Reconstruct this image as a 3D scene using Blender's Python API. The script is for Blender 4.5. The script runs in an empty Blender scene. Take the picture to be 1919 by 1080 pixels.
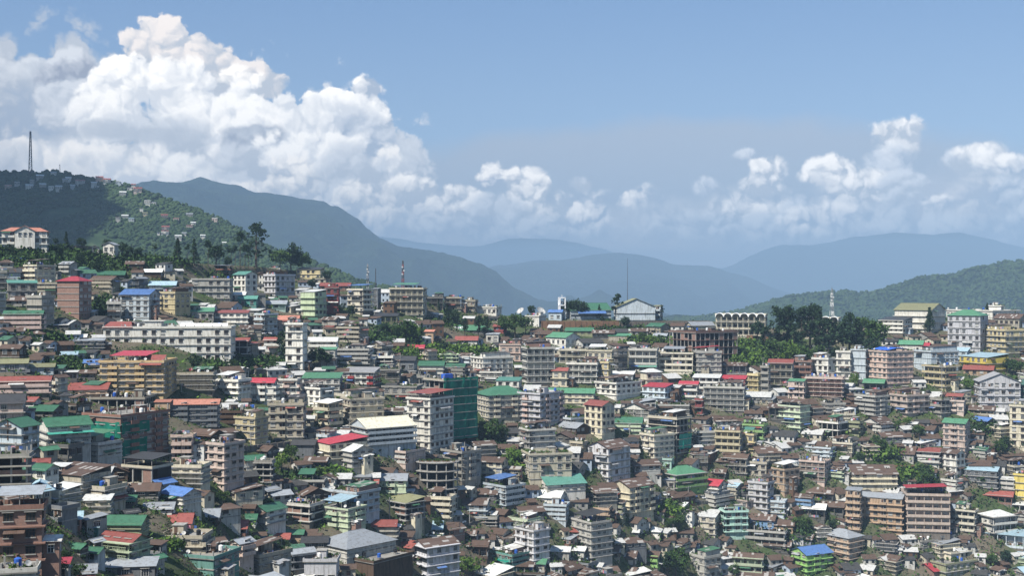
import bpy, math, random
import numpy as np
from mathutils import Vector, Matrix, noise as mnoise
R = math.radians
sc = bpy.context.scene
COL = sc.collection
F = 2316.0            # focal length in pixels of the 1919 px wide photograph
PX0, PY0 = 959.5, 540.0

# ------------------------------------------------------------------ camera, exposure
cam_d = bpy.data.cameras.new('camera'); cam = bpy.data.objects.new('camera', cam_d); COL.objects.link(cam)
cam.location = (0, 0, 0); cam.rotation_euler = (R(90), 0, 0)
cam_d.sensor_width = 36; cam_d.lens = 36 * F / 1919; cam_d.clip_start = 0.5; cam_d.clip_end = 90000
sc.camera = cam
sc.view_settings.view_transform = 'Standard'; sc.view_settings.look = 'None'
sc.view_settings.exposure = 0.0; sc.view_settings.gamma = 1.0
sc.cycles.volume_bounces = 0; sc.cycles.max_bounces = 5; sc.cycles.diffuse_bounces = 2
sc.cycles.glossy_bounces = 2; sc.cycles.transparent_max_bounces = 12
sc.cycles.volume_step_rate = 1.0

# ------------------------------------------------------------------ sun
SUN = Vector((-0.44, -0.48, 0.86)).normalized()
sl = bpy.data.lights.new('sun', 'SUN'); sl.energy = 5.0; sl.angle = R(0.5); sl.color = (1.0, 0.95, 0.87)
so = bpy.data.objects.new('sun', sl); COL.objects.link(so)
so.rotation_euler = SUN.to_track_quat('Z', 'Y').to_euler(); so.location = SUN * 300
EXPO = 0.84; sc.view_settings.exposure = EXPO
SUN_EL = math.asin(SUN.z); SUN_ROT = math.atan2(SUN.x, SUN.y)

# ------------------------------------------------------------------ node helpers
class NT:
    def __init__(s, tree): s.t = tree; s.n = tree.nodes; s.l = tree.links
    def new(s, typ, **kw):
        n = s.n.new(typ)
        for k, v in kw.items(): setattr(n, k, v)
        return n
    def put(s, sock, v):
        if isinstance(v, bpy.types.NodeSocket): s.l.new(v, sock)
        elif v is not None: sock.default_value = v
    def math(s, op, a, b=None, c=None, clamp=False):
        n = s.new('ShaderNodeMath', operation=op, use_clamp=clamp)
        s.put(n.inputs[0], a); s.put(n.inputs[1], b)
        if c is not None: s.put(n.inputs[2], c)
        return n.outputs[0]
    def vmath(s, op, a, b=None, c=None):
        n = s.new('ShaderNodeVectorMath', operation=op)
        s.put(n.inputs[0], a)
        if op == 'SCALE': s.put(n.inputs[3], b)
        elif b is not None: s.put(n.inputs[1], b)
        if c is not None: s.put(n.inputs[2], c)
        return n.outputs['Value' if op in ('LENGTH', 'DOT_PRODUCT', 'DISTANCE') else 'Vector']
    def mix(s, f, a, b, blend='MIX'):
        n = s.new('ShaderNodeMix', data_type='RGBA', blend_type=blend)
        s.put(n.inputs[0], f); s.put(n.inputs[6], a); s.put(n.inputs[7], b)
        return n.outputs[2]
    def noise(s, vec, scale, detail=4, rough=0.5, out='Fac'):
        n = s.new('ShaderNodeTexNoise'); s.put(n.inputs['Vector'], vec)
        n.inputs['Scale'].default_value = scale; n.inputs['Detail'].default_value = detail; n.inputs['Roughness'].default_value = rough
        return n.outputs[out]
    def ramp(s, f, lo, hi, a=0.0, b=1.0, smooth=True):
        n = s.new('ShaderNodeMapRange', interpolation_type='SMOOTHSTEP' if smooth else 'LINEAR')
        s.put(n.inputs[0], f); s.put(n.inputs[1], lo); s.put(n.inputs[2], hi); s.put(n.inputs[3], a); s.put(n.inputs[4], b)
        return n.outputs[0]

# ------------------------------------------------------------------ sky and clouds (world)
w = bpy.data.worlds.new('World'); sc.world = w; w.use_nodes = True
T = NT(w.node_tree); T.n.clear()
sky = T.new('ShaderNodeTexSky', sky_type='NISHITA'); sky.sun_disc = False
sky.sun_elevation = SUN_EL; sky.sun_rotation = SUN_ROT
sky.altitude = 1400; sky.air_density = 1.0; sky.dust_density = 0.6; sky.ozone_density = 1.5
tc = T.new('ShaderNodeTexCoord'); d = tc.outputs['Generated']
sp = T.new('ShaderNodeSeparateXYZ'); T.l.new(d, sp.inputs[0])
az = T.math('ARCTAN2', sp.outputs[0], sp.outputs[1])
hyp = T.math('SQRT', T.math('ADD', T.math('MULTIPLY', sp.outputs[0], sp.outputs[0]), T.math('MULTIPLY', sp.outputs[1], sp.outputs[1])))
ev = T.math('DIVIDE', sp.outputs[2], T.math('MAXIMUM', hyp, 0.02))
cb = T.new('ShaderNodeCombineXYZ'); T.put(cb.inputs[0], T.math('MULTIPLY', az, F / 100)); T.put(cb.inputs[1], T.math('MULTIPLY', ev, F / 100))
P = cb.outputs[0]    # sky coordinates: azimuth and elevation, about a degree is 0.4
def skyc(px, py):
    a = math.atan((px - PX0) / F)
    return (a * F / 100, (PY0 - py) / F * math.cos(a) * F / 100)
def warped(amp1, amp2, amp3=0.0):
    n1 = T.vmath('SUBTRACT', T.noise(P, 0.9, 2, 0.5, 'Color'), (0.5, 0.5, 0.5))
    n2 = T.vmath('SUBTRACT', T.noise(P, 3.2, 6, 0.62, 'Color'), (0.5, 0.5, 0.5))
    q = T.vmath('ADD', P, T.vmath('SCALE', n1, amp1))
    return T.vmath('ADD', q, T.vmath('SCALE', n2, amp2))
Q = warped(0.5, 0.16)
Q2 = warped(0.5, 0.2)
# billow relief shared by all puffs: difference of a noise field towards the light
WQ = T.vmath('ADD', P, T.vmath('SCALE', T.vmath('SUBTRACT', T.noise(P, 1.3, 4, 0.6, 'Color'), (0.5, 0.5, 0.5)), 0.75))
def lobes(vec):
    tot = None
    for sc_v, am in ((1.05, 0.50), (2.3, 0.30), (5.0, 0.15), (10.5, 0.06)):
        v = T.new('ShaderNodeTexVoronoi', voronoi_dimensions='2D', feature='F1'); T.put(v.inputs['Vector'], vec); v.inputs['Scale'].default_value = sc_v
        q = T.math('MULTIPLY', T.math('MULTIPLY', v.outputs['Distance'], v.outputs['Distance']), -am * 1.6)
        tot = q if tot is None else T.math('ADD', tot, q)
    return tot      # about -0.5 .. 0
h1 = lobes(WQ); h2 = lobes(T.vmath('ADD', WQ, (-0.075, 0.11, 0)))
edge = T.math('MULTIPLY', T.math('ADD', h1, 0.42), 0.95)
edge_s = T.math('MULTIPLY', T.math('ADD', h1, 0.36), 0.75)
relief = T.math('ADD', T.math('MULTIPLY', T.math('SUBTRACT', h1, h2), 2.1), T.math('MULTIPLY', T.math('ADD', h1, 0.34), 1.2))
soft = T.noise(P, 0.55, 3, 0.5)

def make_puff():
    g = bpy.data.node_groups.new('puff', 'ShaderNodeTree')
    I = g.interface
    for nm, ty in (('Base', 'NodeSocketColor'), ('P', 'NodeSocketVector'), ('Relief', 'NodeSocketFloat'), ('Center', 'NodeSocketVector'),
                   ('InvR', 'NodeSocketVector'), ('Bright', 'NodeSocketColor'), ('Dark', 'NodeSocketColor'), ('Soft', 'NodeSocketFloat'), ('Alpha', 'NodeSocketFloat'), ('Edge', 'NodeSocketFloat')):
        I.new_socket(nm, in_out='INPUT', socket_type=ty)
    I.new_socket('Color', in_out='OUTPUT', socket_type='NodeSocketColor')
    G = NT(g); gi = G.new('NodeGroupInput'); go = G.new('NodeGroupOutput'); o = gi.outputs
    r = G.vmath('MULTIPLY', G.vmath('SUBTRACT', o['P'], o['Center']), o['InvR'])
    ln = G.vmath('LENGTH', r)
    al = G.math('MULTIPLY', G.ramp(G.math('ADD', G.math('SUBTRACT', 1.0, ln), o['Edge']), 0.0, o['Soft']), o['Alpha'])
    lit = G.vmath('DOT_PRODUCT', r, (-0.45, 0.75, 0))
    sh = G.math('ADD', G.math('MULTIPLY_ADD', lit, 0.50, 0.40), o['Relief'], clamp=True)
    c = G.mix(sh, o['Dark'], o['Bright'])
    m = G.mix(al, o['Base'], c)
    G.l.new(m, go.inputs['Color'])
    return g
PUFF = make_puff()
SKY_STR = 0.078
WH = (1.34, 1.29, 1.22); GR = (0.60, 0.64, 0.71); PK = (1.12, 1.02, 0.95); MG = (0.86, 0.88, 0.92); DK = (0.38, 0.41, 0.50); CR = (1.36, 1.28, 1.18); PG = (0.46, 0.53, 0.65)
BK = (0.86, 0.83, 0.83)
def cs(c): return tuple(v * .66 / SKY_STR for v in c) + (1,)
skc = T.mix(T.ramp(ev, 0.0, 0.30), (0.25/SKY_STR, 0.34/SKY_STR, 0.47/SKY_STR, 1), (0.115/SKY_STR, 0.215/SKY_STR, 0.40/SKY_STR, 1))
cur = T.mix(0.55, sky.outputs[0], skc)
def puff(cx, cy, rx, ry, br, dk, softness=0.12, alpha=1.0, warp=None):
    global cur
    n = T.new('ShaderNodeGroup'); n.node_tree = PUFF
    c = skyc(cx, cy)
    if cx > 740 and warp is None and softness < .85: rx *= 1.12; ry *= 1.15; br = tuple(v * 1.1 for v in br); softness *= .85; alpha = min(1, alpha * 1.05)
    elif softness >= .3 and warp is None: rx *= 1.05; ry *= 1.05; softness *= .75
    T.l.new(cur, n.inputs['Base']); T.l.new(warp or Q, n.inputs['P']); T.l.new(relief, n.inputs['Relief'])
    if warp is None: T.l.new(edge if cx < 740 else edge_s, n.inputs['Edge'])
    n.inputs['Center'].default_value = (c[0], c[1], 0)
    n.inputs['InvR'].default_value = (100.0 / rx, 100.0 / ry, 0)
    n.inputs['Bright'].default_value = cs(br); n.inputs['Dark'].default_value = cs(dk)
    n.inputs['Soft'].default_value = softness; n.inputs['Alpha'].default_value = alpha
    cur = n.outputs['Color']
SB = (0.47, 0.52, 0.61)
for a in (
    (1300, 430, 800, 225, SB, SB, 0.20, 0.80, Q2), (1050, 480, 460, 130, PG, PG, 0.6, 0.9, Q2), (1750, 430, 460, 130, PG, PG, 0.7, 0.85, Q2),
    (1350, 455, 820, 95, BK, BK, 0.9, 0.9, Q2), (800, 420, 200, 60, BK, BK, 0.7, 0.6, Q2), (1780, 380, 260, 80, BK, BK, 0.9, 0.5, Q2),
    (1420, 395, 130, 60, CR, PG, 0.9, 0.6, Q2), (1620, 380, 150, 62, CR, PG, 0.9, 0.6, Q2), (1000, 395, 150, 55, CR, PG, 0.9, 0.6, Q2), (1850, 370, 120, 66, CR, PG, 0.9, 0.6, Q2), (800, 390, 120, 50, CR, PG, 0.9, 0.6, Q2), (1220, 390, 120, 40, MG, PG, 0.9, 0.5, Q2),
    # back mass of the big cumulus
    (60, 270, 330, 190, GR, GR, 0.35, 1), (380, 330, 380, 190, MG, GR, 0.30, 1), (620, 340, 170, 150, MG, GR, 0.45, 1),
    (300, 92, 66, 56, PK, GR, 0.14, 1), (385, 110, 56, 52, PK, GR, 0.14, 1), (490, 150, 60, 42, PK, GR, 0.18, 1), (440, 175, 70, 50, CR, GR, 0.3, 1),
    (60, 135, 50, 40, MG, GR, 0.25, 1), (125, 145, 62, 52, MG, DK, 0.22, 1), (30, 215, 120, 70, GR, PG, 0.5, 1), (150, 200, 80, 60, MG, GR, 0.4, .9),
    (240, 165, 75, 62, WH, MG, 0.16, 1), (330, 185, 105, 75, WH, MG, 0.25, 1), (220, 225, 80, 60, WH, MG, 0.35, 1), (430, 220, 110, 70, WH, MG, 0.4, 1),
    (300, 270, 110, 60, MG, GR, 0.6, .9), (160, 330, 190, 80, CR, MG, 0.6, .9), (60, 280, 90, 40, CR, MG, 0.6, .8),
    (693, 160, 36, 22, WH, PG, 0.25, 1), (700, 205, 34, 42, WH, PG, 0.25, 1), (640, 215, 66, 46, WH, MG, 0.12, 1), (668, 265, 66, 62, MG, PG, 0.5, 1),
    (535, 230, 82, 66, WH, MG, 0.14, 1), (480, 265, 80, 50, WH, MG, 0.4, 1), (400, 330, 120, 60, WH, MG, 0.5, .9), (250, 250, 130, 22, GR, GR, 0.7, .8),
    (475, 258, 62, 26, GR, DK, 0.4, .9), (470, 300, 80, 36, MG, GR, 0.5, .9), (590, 300, 120, 55, WH, MG, 0.35, 1), (560, 365, 120, 62, CR, GR, 0.4, 1), (670, 330, 80, 60, MG, GR, 0.5, 1),
    (660, 400, 110, 60, MG, PG, 0.6, 1), (720, 300, 22, 30, CR, MG, 0.5, .9),
    (770, 375, 70, 42, CR, GR, 0.35, .95), (850, 385, 62, 36, CR, GR, 0.35, .95), (720, 420, 120, 42, MG, PG, 0.8, .9),
    (918, 332, 26, 20, CR, PG, 0.4, .9), (985, 352, 44, 34, CR, GR, 0.3, .95), (1040, 405, 82, 44, CR, GR, 0.4, .95), (940, 400, 70, 42, MG, GR, 0.6, .9), (980, 440, 160, 30, PG, PG, 0.9, .8),
    (1085, 350, 24, 18, MG, GR, 0.6, .8), (1180, 366, 68, 22, CR, PG, 0.6, .85), (1320, 352, 30, 16, MG, PG, 0.7, .8), (1230, 425, 62, 34, MG, PG, 0.9, .7),
    (1398, 290, 24, 14, MG, PG, 0.5, .8), (1436, 312, 32, 28, CR, GR, 0.4, .95), (1425, 350, 38, 24, CR, GR, 0.4, .9), (1415, 395, 66, 34, CR, GR, 0.5, .9), (1400, 440, 130, 36, MG, PG, 0.9, .8), (1495, 392, 46, 34, MG, PG, 0.7, .85),
    (1690, 248, 56, 36, CR, GR, 0.35, .9), (1670, 295, 46, 40, MG, PG, 0.7, .8), (1562, 318, 52, 30, CR, GR, 0.4, .95), (1612, 350, 70, 34, CR, GR, 0.5, .95), (1692, 350, 42, 34, MG, GR, 0.5, .9), (1640, 400, 120, 40, MG, PG, 0.9, .8), (1755, 378, 36, 16, CR, PG, 0.6, .8),
    (1795, 305, 42, 26, MG, GR, 0.6, .85), (1838, 290, 44, 22, CR, GR, 0.5, .9), (1905, 308, 38, 20, CR, PG, 0.6, .85), (1885, 362, 44, 28, MG, PG, 0.6, .85), (1820, 425, 150, 40, MG, PG, 0.95, .8), (1560, 445, 120, 26, MG, PG, 0.9, .7),
    (700, 375, 60, 46, CR, GR, 0.4, .95), (1000, 432, 190, 34, MG, PG, 0.6, .8), (1310, 425, 90, 26, MG, PG, 0.6, .7), (1440, 432, 120, 34, MG, PG, 0.6, .85), (1540, 410, 80, 30, CR, PG, 0.5, .8), (1700, 428, 160, 36, MG, PG, 0.6, .85), (1880, 425, 90, 36, MG, PG, 0.6, .85), (1100, 395, 50, 36, CR, PG, 0.5, .85), (880, 430, 90, 26, MG, PG, 0.6, .8),
    # the rest of the sky, out of the frame
    (-600, 250, 500, 220, MG, GR, 0.4, .9), (2750, 250, 500, 150, CR, GR, 0.4, .9), (3900, 100, 900, 300, MG, GR, 0.5, .9), (-2600, 50, 900, 400, MG, GR, 0.5, .9), (5500, -300, 1200, 400, MG, GR, 0.6, .8), (-4600, -400, 1300, 400, MG, GR, 0.6, .8)):
    puff(*a)
bg = T.new('ShaderNodeBackground'); T.l.new(cur, bg.inputs[0]); bg.inputs[1].default_value = SKY_STR
wo = T.new('ShaderNodeOutputWorld'); T.l.new(bg.outputs[0], wo.inputs[0])
w.cycles.sampling_method = 'MANUAL'; w.cycles.sample_map_resolution = 512

# ------------------------------------------------------------------ materials
def new_mat(name):
    m = bpy.data.materials.new(name); m.use_nodes = True
    t = NT(m.node_tree); b = m.node_tree.nodes['Principled BSDF']
    return m, t, b
def wpos(t): return t.new('ShaderNodeNewGeometry').outputs['Position']
def sep(t, v):
    n = t.new('ShaderNodeSeparateXYZ'); t.put(n.inputs[0], v); return n.outputs
def comb(t, x, y, z):
    n = t.new('ShaderNodeCombineXYZ'); t.put(n.inputs[0], x); t.put(n.inputs[1], y); t.put(n.inputs[2], z); return n.outputs[0]
def bump(t, b, h, strength=0.3, dist=0.1):
    n = t.new('ShaderNodeBump'); n.inputs['Strength'].default_value = strength; n.inputs['Distance'].default_value = dist
    t.put(n.inputs['Height'], h); t.l.new(n.outputs[0], b.inputs['Normal'])
M = {}
def mat_wall(name, use_obj=True, col=(.5, .5, .48), stain=0.55, rough=0.9):
    m, t, b = new_mat(name); p = wpos(t)
    if use_obj: base = t.new('ShaderNodeObjectInfo').outputs['Color']
    else: base = tuple(col) + (1,)
    st = t.ramp(t.noise(t.vmath('MULTIPLY', p, (1.6, 1.6, 0.22)), 1.0, 5, 0.65), 0.44, 0.72)
    bl = t.ramp(t.noise(p, 0.35, 4, 0.6), 0.35, 0.75)
    c = t.mix(t.math('MULTIPLY', st, stain), base, t.mix(1.0, base, (0.34, 0.32, 0.28, 1), 'MULTIPLY'))
    sm = t.ramp(t.noise(p, 1.1, 6, 0.7), 0.52, 0.68); c = t.mix(t.math('MULTIPLY', sm, 0.5), c, t.mix(1.0, base, (0.52, 0.50, 0.44, 1), 'MULTIPLY'))
    c = t.mix(t.math('MULTIPLY', bl, 0.45), c, t.mix(1.0, base, (0.72, 0.74, 0.70, 1), 'MULTIPLY'))
    t.l.new(c, b.inputs['Base Color']); b.inputs['Roughness'].default_value = rough; b.inputs['Specular IOR Level'].default_value = 0.2
    M[name] = m
mat_wall('plaster', stain=0.85); mat_wall('trim', stain=0.4); mat_wall('concrete', False, (0.30, 0.29, 0.27), 0.7); mat_wall('stone', False, (0.16, 0.14, 0.12), 0.6)
def mat_brick():
    m, t, b = new_mat('brick')
    br = t.new('ShaderNodeTexBrick'); tcn = t.new('ShaderNodeTexCoord')
    o = sep(t, tcn.outputs['Object'])
    t.put(br.inputs['Vector'], comb(t, t.math('ADD', o[0], o[1]), o[2], 0))
    br.inputs['Color1'].default_value = (0.24, 0.105, 0.07, 1); br.inputs['Color2'].default_value = (0.17, 0.08, 0.055, 1); br.inputs['Mortar'].default_value = (0.26, 0.23, 0.20, 1)
    br.inputs['Scale'].default_value = 2.2; br.inputs['Mortar Size'].default_value = 0.03
    st = t.ramp(t.noise(wpos(t), 0.8, 5, 0.6), 0.4, 0.75)
    t.l.new(t.mix(t.math('MULTIPLY', st, 0.5), br.outputs['Color'], (0.12, 0.085, 0.07, 1)), b.inputs['Base Color']); b.inputs['Roughness'].default_value = 0.95
    M['brick'] = m
mat_brick()
def mat_tin(name, rust):
    m, t, b = new_mat(name)
    oi = t.new('ShaderNodeObjectInfo'); base = oi.outputs['Color']
    tcn = t.new('ShaderNodeTexCoord'); o = sep(t, tcn.outputs['Object'])
    shx = t.math('FLOOR', t.math('MULTIPLY', o[0], 1.15)); shy = t.math('FLOOR', t.math('MULTIPLY', o[1], 0.42))
    wn = t.new('ShaderNodeTexWhiteNoise', noise_dimensions='3D'); t.put(wn.inputs[0], comb(t, shx, shy, oi.outputs['Random']))
    v = wn.outputs['Value']
    nz = t.noise(t.vmath('MULTIPLY', wpos(t), (1.2, 1.2, 1.2)), 0.9, 6, 0.65)
    if rust:
        c = t.mix(t.ramp(v, 0.0, 1.0, 0.0, 0.5), base, t.mix(1.0, base, (0.62, 0.55, 0.5, 1), 'MULTIPLY'))
        c = t.mix(t.math('MULTIPLY', t.math('GREATER_THAN', v, 0.88), 0.7), c, (0.36, 0.35, 0.33, 1))
        c = t.mix(t.math('MULTIPLY', t.ramp(nz, 0.5, 0.72), 0.7), c, (0.115, 0.062, 0.04, 1))
    else:
        c = t.mix(t.ramp(v, 0, 1, 0, 0.22), base, t.mix(1.0, base, (0.7, 0.7, 0.7, 1), 'MULTIPLY'))
        c = t.mix(t.math('MULTIPLY', t.ramp(nz, 0.46, 0.72), 0.7), c, t.mix(1.0, base, (0.48, 0.40, 0.34, 1), 'MULTIPLY'))
    t.l.new(c, b.inputs['Base Color']); b.inputs['Roughness'].default_value = 0.72 if rust else 0.5; b.inputs['Metallic'].default_value = 0.0; b.inputs['Specular IOR Level'].default_value = 0.3
    bump(t, b, t.math('SINE', t.math('MULTIPLY', o[0], 22.0)), 0.25, 0.05)
    M[name] = m
mat_tin('rusty_tin', True); mat_tin('painted_tin', False)
def mat_plain(name, col, rough=0.6, metal=0.0, spec=0.3, noise_amt=0.3, sc_=0.6):
    m, t, b = new_mat(name)
    c = tuple(col) + (1,)
    nz = t.ramp(t.noise(wpos(t), sc_, 5, 0.6), 0.35, 0.75)
    t.l.new(t.mix(t.math('MULTIPLY', nz, noise_amt), c, tuple(x * 0.45 for x in col) + (1,)), b.inputs['Base Color'])
    b.inputs['Roughness'].default_value = rough; b.inputs['Metallic'].default_value = metal; b.inputs['Specular IOR Level'].default_value = spec
    M[name] = m
mat_plain('glass', (0.022, 0.026, 0.032), 0.12, 0, 0.5, 0.2)
mat_plain('interior_shade', (0.03, 0.028, 0.026), 0.9, 0, 0.1)  # near-black colour standing in for the shade inside open rooms
mat_plain('frame_white', (0.62, 0.62, 0.60), 0.6); mat_plain('frame_brown', (0.10, 0.06, 0.04), 0.6)
mat_plain('curtain', (0.34, 0.33, 0.30), 0.9)
mat_plain('flat_roof', (0.235, 0.225, 0.205), 0.95, 0, 0.1, 0.75, 0.3)
mat_plain('steel', (0.28, 0.29, 0.30), 0.45, 0.6); mat_plain('tank_black', (0.02, 0.02, 0.022), 0.4); mat_plain('tank_blue', (0.03, 0.10, 0.38), 0.4); mat_plain('tank_white', (0.7, 0.7, 0.68), 0.4)
mat_plain('dish', (0.42, 0.42, 0.40), 0.5); mat_plain('cloth_red', (0.26, 0.05, 0.05), 0.9); mat_plain('cloth_white', (0.55, 0.55, 0.56), 0.9); mat_plain('cloth_blue', (0.05, 0.10, 0.28), 0.9); mat_plain('cloth_pink', (0.6, 0.25, 0.3), 0.9)
mat_plain('mass_blue_cloth', (.16, .2, .3), .9); mat_plain('netting', (0.014, 0.155, 0.108), 0.9, 0, 0.1, 0.75, 0.45); mat_plain('asphalt', (0.07, 0.07, 0.072), 0.95); mat_plain('tarp_blue', (0.03, 0.11, 0.48), 0.6); mat_plain('tarp_green', (0.02, 0.28, 0.20), 0.6)
mat_plain('bark', (0.07, 0.055, 0.045), 0.95); mat_plain('rubber', (0.02, 0.02, 0.02), 0.9); mat_plain('wood', (0.11, 0.065, 0.04), 0.9)
mat_plain('sign_white', (0.8, 0.8, 0.8), 0.7); mat_plain('sign_red', (0.5, 0.03, 0.04), 0.7); mat_plain('soil', (0.20, 0.12, 0.075), 0.95, 0, 0.1, 0.6)
def mat_obj(name, rough=0.35, spec=0.5, vary=0.15):
    m, t, b = new_mat(name); oc = t.new('ShaderNodeObjectInfo').outputs['Color']
    nz = t.noise(wpos(t), 2.0, 3, 0.5)
    t.l.new(t.mix(t.math('MULTIPLY', nz, vary), oc, t.mix(1.0, oc, (0.3, 0.3, 0.3, 1), 'MULTIPLY')), b.inputs['Base Color'])
    b.inputs['Roughness'].default_value = rough; b.inputs['Specular IOR Level'].default_value = spec; M[name] = m
mat_obj('car_paint', 0.25); mat_obj('paint', 0.6, 0.3, 0.3)
def mat_leaf(name, c1, c2, c3, scale=0.5, obj=True):
    m, t, b = new_mat(name); p = wpos(t)
    n1 = t.noise(p, scale, 3, 0.6)
    c = t.mix(t.ramp(n1, 0.35, 0.65), c1 + (1,), c2 + (1,))
    n2 = t.noise(p, scale * 5, 2, 0.5)
    c = t.mix(t.ramp(n2, 0.55, 0.75, 0, 0.7), c, c3 + (1,))
    if obj:
        rn = t.new('ShaderNodeObjectInfo').outputs['Random']
        c = t.mix(t.ramp(rn, 0, 1, 0.0, 0.5), c, t.mix(1.0, c, (0.55, 0.72, 0.6, 1), 'MULTIPLY'))
    t.l.new(c, b.inputs['Base Color']); b.inputs['Roughness'].default_value = 0.85; b.inputs['Specular IOR Level'].default_value = 0.15
    M[name] = m
mat_leaf('leaves', (0.030, 0.060, 0.018), (0.055, 0.095, 0.022), (0.085, 0.13, 0.03))
mat_leaf('leaves_dark', (0.014, 0.030, 0.014), (0.028, 0.052, 0.022), (0.048, 0.078, 0.030))
mat_leaf('leaves_bright', (0.07, 0.13, 0.022), (0.11, 0.17, 0.03), (0.16, 0.20, 0.045))
mat_leaf('woodland', (0.018, 0.036, 0.014), (0.034, 0.060, 0.020), (0.062, 0.085, 0.030), 0.02, False)
def mat_ground():
    m, t, b = new_mat('hillside'); p = wpos(t)
    c = t.mix(t.ramp(t.noise(p, 0.05, 5, 0.6), 0.42, 0.6), (0.045, 0.065, 0.025, 1), (0.11, 0.095, 0.07, 1))
    c = t.mix(t.ramp(t.noise(p, 0.4, 4, 0.6), 0.5, 0.7, 0, .7), c, (0.06, 0.055, 0.045, 1))
    t.l.new(c, b.inputs['Base Color']); b.inputs['Roughness'].default_value = 1.0; b.inputs['Specular IOR Level'].default_value = 0.1
    bump(t, b, t.noise(p, 0.8, 5, 0.6), 0.8, 0.6); M['hillside'] = m
mat_ground()
def mat_mountain(name, c1, c2, c3, sc1):
    m, t, b = new_mat(name); p = wpos(t)
    n1 = t.noise(p, sc1, 8, 0.6)
    c = t.mix(t.ramp(n1, 0.4, 0.62), c1 + (1,), c2 + (1,))
    n2 = t.noise(p, sc1 * 6, 6, 0.65)
    c = t.mix(t.ramp(n2, 0.56, 0.72, 0, .8), c, c3 + (1,))
    t.l.new(c, b.inputs['Base Color']); b.inputs['Roughness'].default_value = 1.0; b.inputs['Specular IOR Level'].default_value = 0.05
    bump(t, b, t.noise(p, sc1 * 8, 6, 0.7), 1.0, 1.2 / sc1 / 8)
    M[name] = m
mat_mountain('mountain_forest', (0.012, 0.026, 0.016), (0.026, 0.044, 0.022), (0.050, 0.066, 0.034), 0.0035)
mat_mountain('mountain_far', (0.016, 0.030, 0.022), (0.026, 0.044, 0.028), (0.045, 0.060, 0.038), 0.0012)

# ------------------------------------------------------------------ mesh helpers
class MB:
    def __init__(s): s.v = []; s.f = []; s.m = []; s.mats = []
    def mi(s, mat):
        if mat not in s.mats: s.mats.append(mat)
        return s.mats.index(mat)
    def poly(s, pts, mat):
        k = len(s.v); s.v += [tuple(p) for p in pts]; s.f.append(tuple(range(k, k + len(pts)))); s.m.append(s.mi(mat))
    def box(s, x0, x1, y0, y1, z0, z1, mat):
        k = len(s.v); i = s.mi(mat)
        s.v += [(x0, y0, z0), (x1, y0, z0), (x1, y1, z0), (x0, y1, z0), (x0, y0, z1), (x1, y0, z1), (x1, y1, z1), (x0, y1, z1)]
        for q in ((0, 3, 2, 1), (4, 5, 6, 7), (0, 1, 5, 4), (1, 2, 6, 5), (2, 3, 7, 6), (3, 0, 4, 7)):
            s.f.append(tuple(k + j for j in q)); s.m.append(i)
    def slab(s, pts, th, mat):     # a thin plate with thickness: pts counter-clockwise from above
        k = len(s.v); i = s.mi(mat); n = len(pts)
        s.v += [tuple(p) for p in pts] + [(p[0], p[1], p[2] - th) for p in pts]
        s.f.append(tuple(range(k, k + n))); s.m.append(i)
        s.f.append(tuple(range(k + 2 * n - 1, k + n - 1, -1))); s.m.append(i)
        for j in range(n):
            a, b2 = k + j, k + (j + 1) % n
            s.f.append((a, a + n, b2 + n, b2)); s.m.append(i)
    def cyl(s, cx, cy, z0, z1, r0, r1, mat, n=8):
        k = len(s.v); i = s.mi(mat)
        for z, r in ((z0, r0), (z1, r1)):
            for j in range(n):
                a = 2 * math.pi * j / n; s.v.append((cx + r * math.cos(a), cy + r * math.sin(a), z))
        for j in range(n):
            a, b2 = k + j, k + (j + 1) % n; s.f.append((a, b2, b2 + n, a + n)); s.m.append(i)
        s.f.append(tuple(k + n + j for j in range(n))); s.m.append(i)
        s.f.append(tuple(k + n - 1 - j for j in range(n))); s.m.append(i)
    def bar(s, a, b2, r, mat, n=4, r2=None):
        a = Vector(a); b2 = Vector(b2); d_ = b2 - a
        if d_.length < 1e-6: return
        q = d_.to_track_quat('Z', 'Y'); k = len(s.v); i = s.mi(mat)
        for p_, r_ in ((a, r), (b2, r if r2 is None else r2)):
            for j in range(n):
                an = 2 * math.pi * j / n + math.pi / 4
                s.v.append(tuple(p_ + q @ Vector((r_ * math.cos(an), r_ * math.sin(an), 0))))
        for j in range(n):
            x, y = k + j, k + (j + 1) % n; s.f.append((x, y, y + n, x + n)); s.m.append(i)
        s.f.append(tuple(k + n + j for j in range(n))); s.m.append(i)
        s.f.append(tuple(k + n - 1 - j for j in range(n))); s.m.append(i)
    def mesh(s, name):
        me = bpy.data.meshes.new(name); me.from_pydata(s.v, [], s.f)
        for mt in s.mats: me.materials.append(M[mt])
        me.polygons.foreach_set('material_index', s.m); me.update()
        return me
    def build(s, name, parent=None, color=None):
        if not s.f: return None
        return link(name, s.mesh(name), parent, color)
def link(name, me, parent=None, color=None):
    o = bpy.data.objects.new(name, me); COL.objects.link(o)
    if parent: o.parent = parent
    if color: o.color = tuple(color)[:3] + (1,)
    return o
def tag(o, label=None, cat=None, group=None, kind=None):
    for k, v in (('label', label), ('category', cat), ('group', group), ('kind', kind)):
        if v: o[k] = v
    return o
def empty(name, loc, rz=0.0):
    o = bpy.data.objects.new(name, None); COL.objects.link(o); o.location = loc; o.rotation_euler = (0, 0, rz); o.empty_display_size = 0.5
    return o
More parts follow.
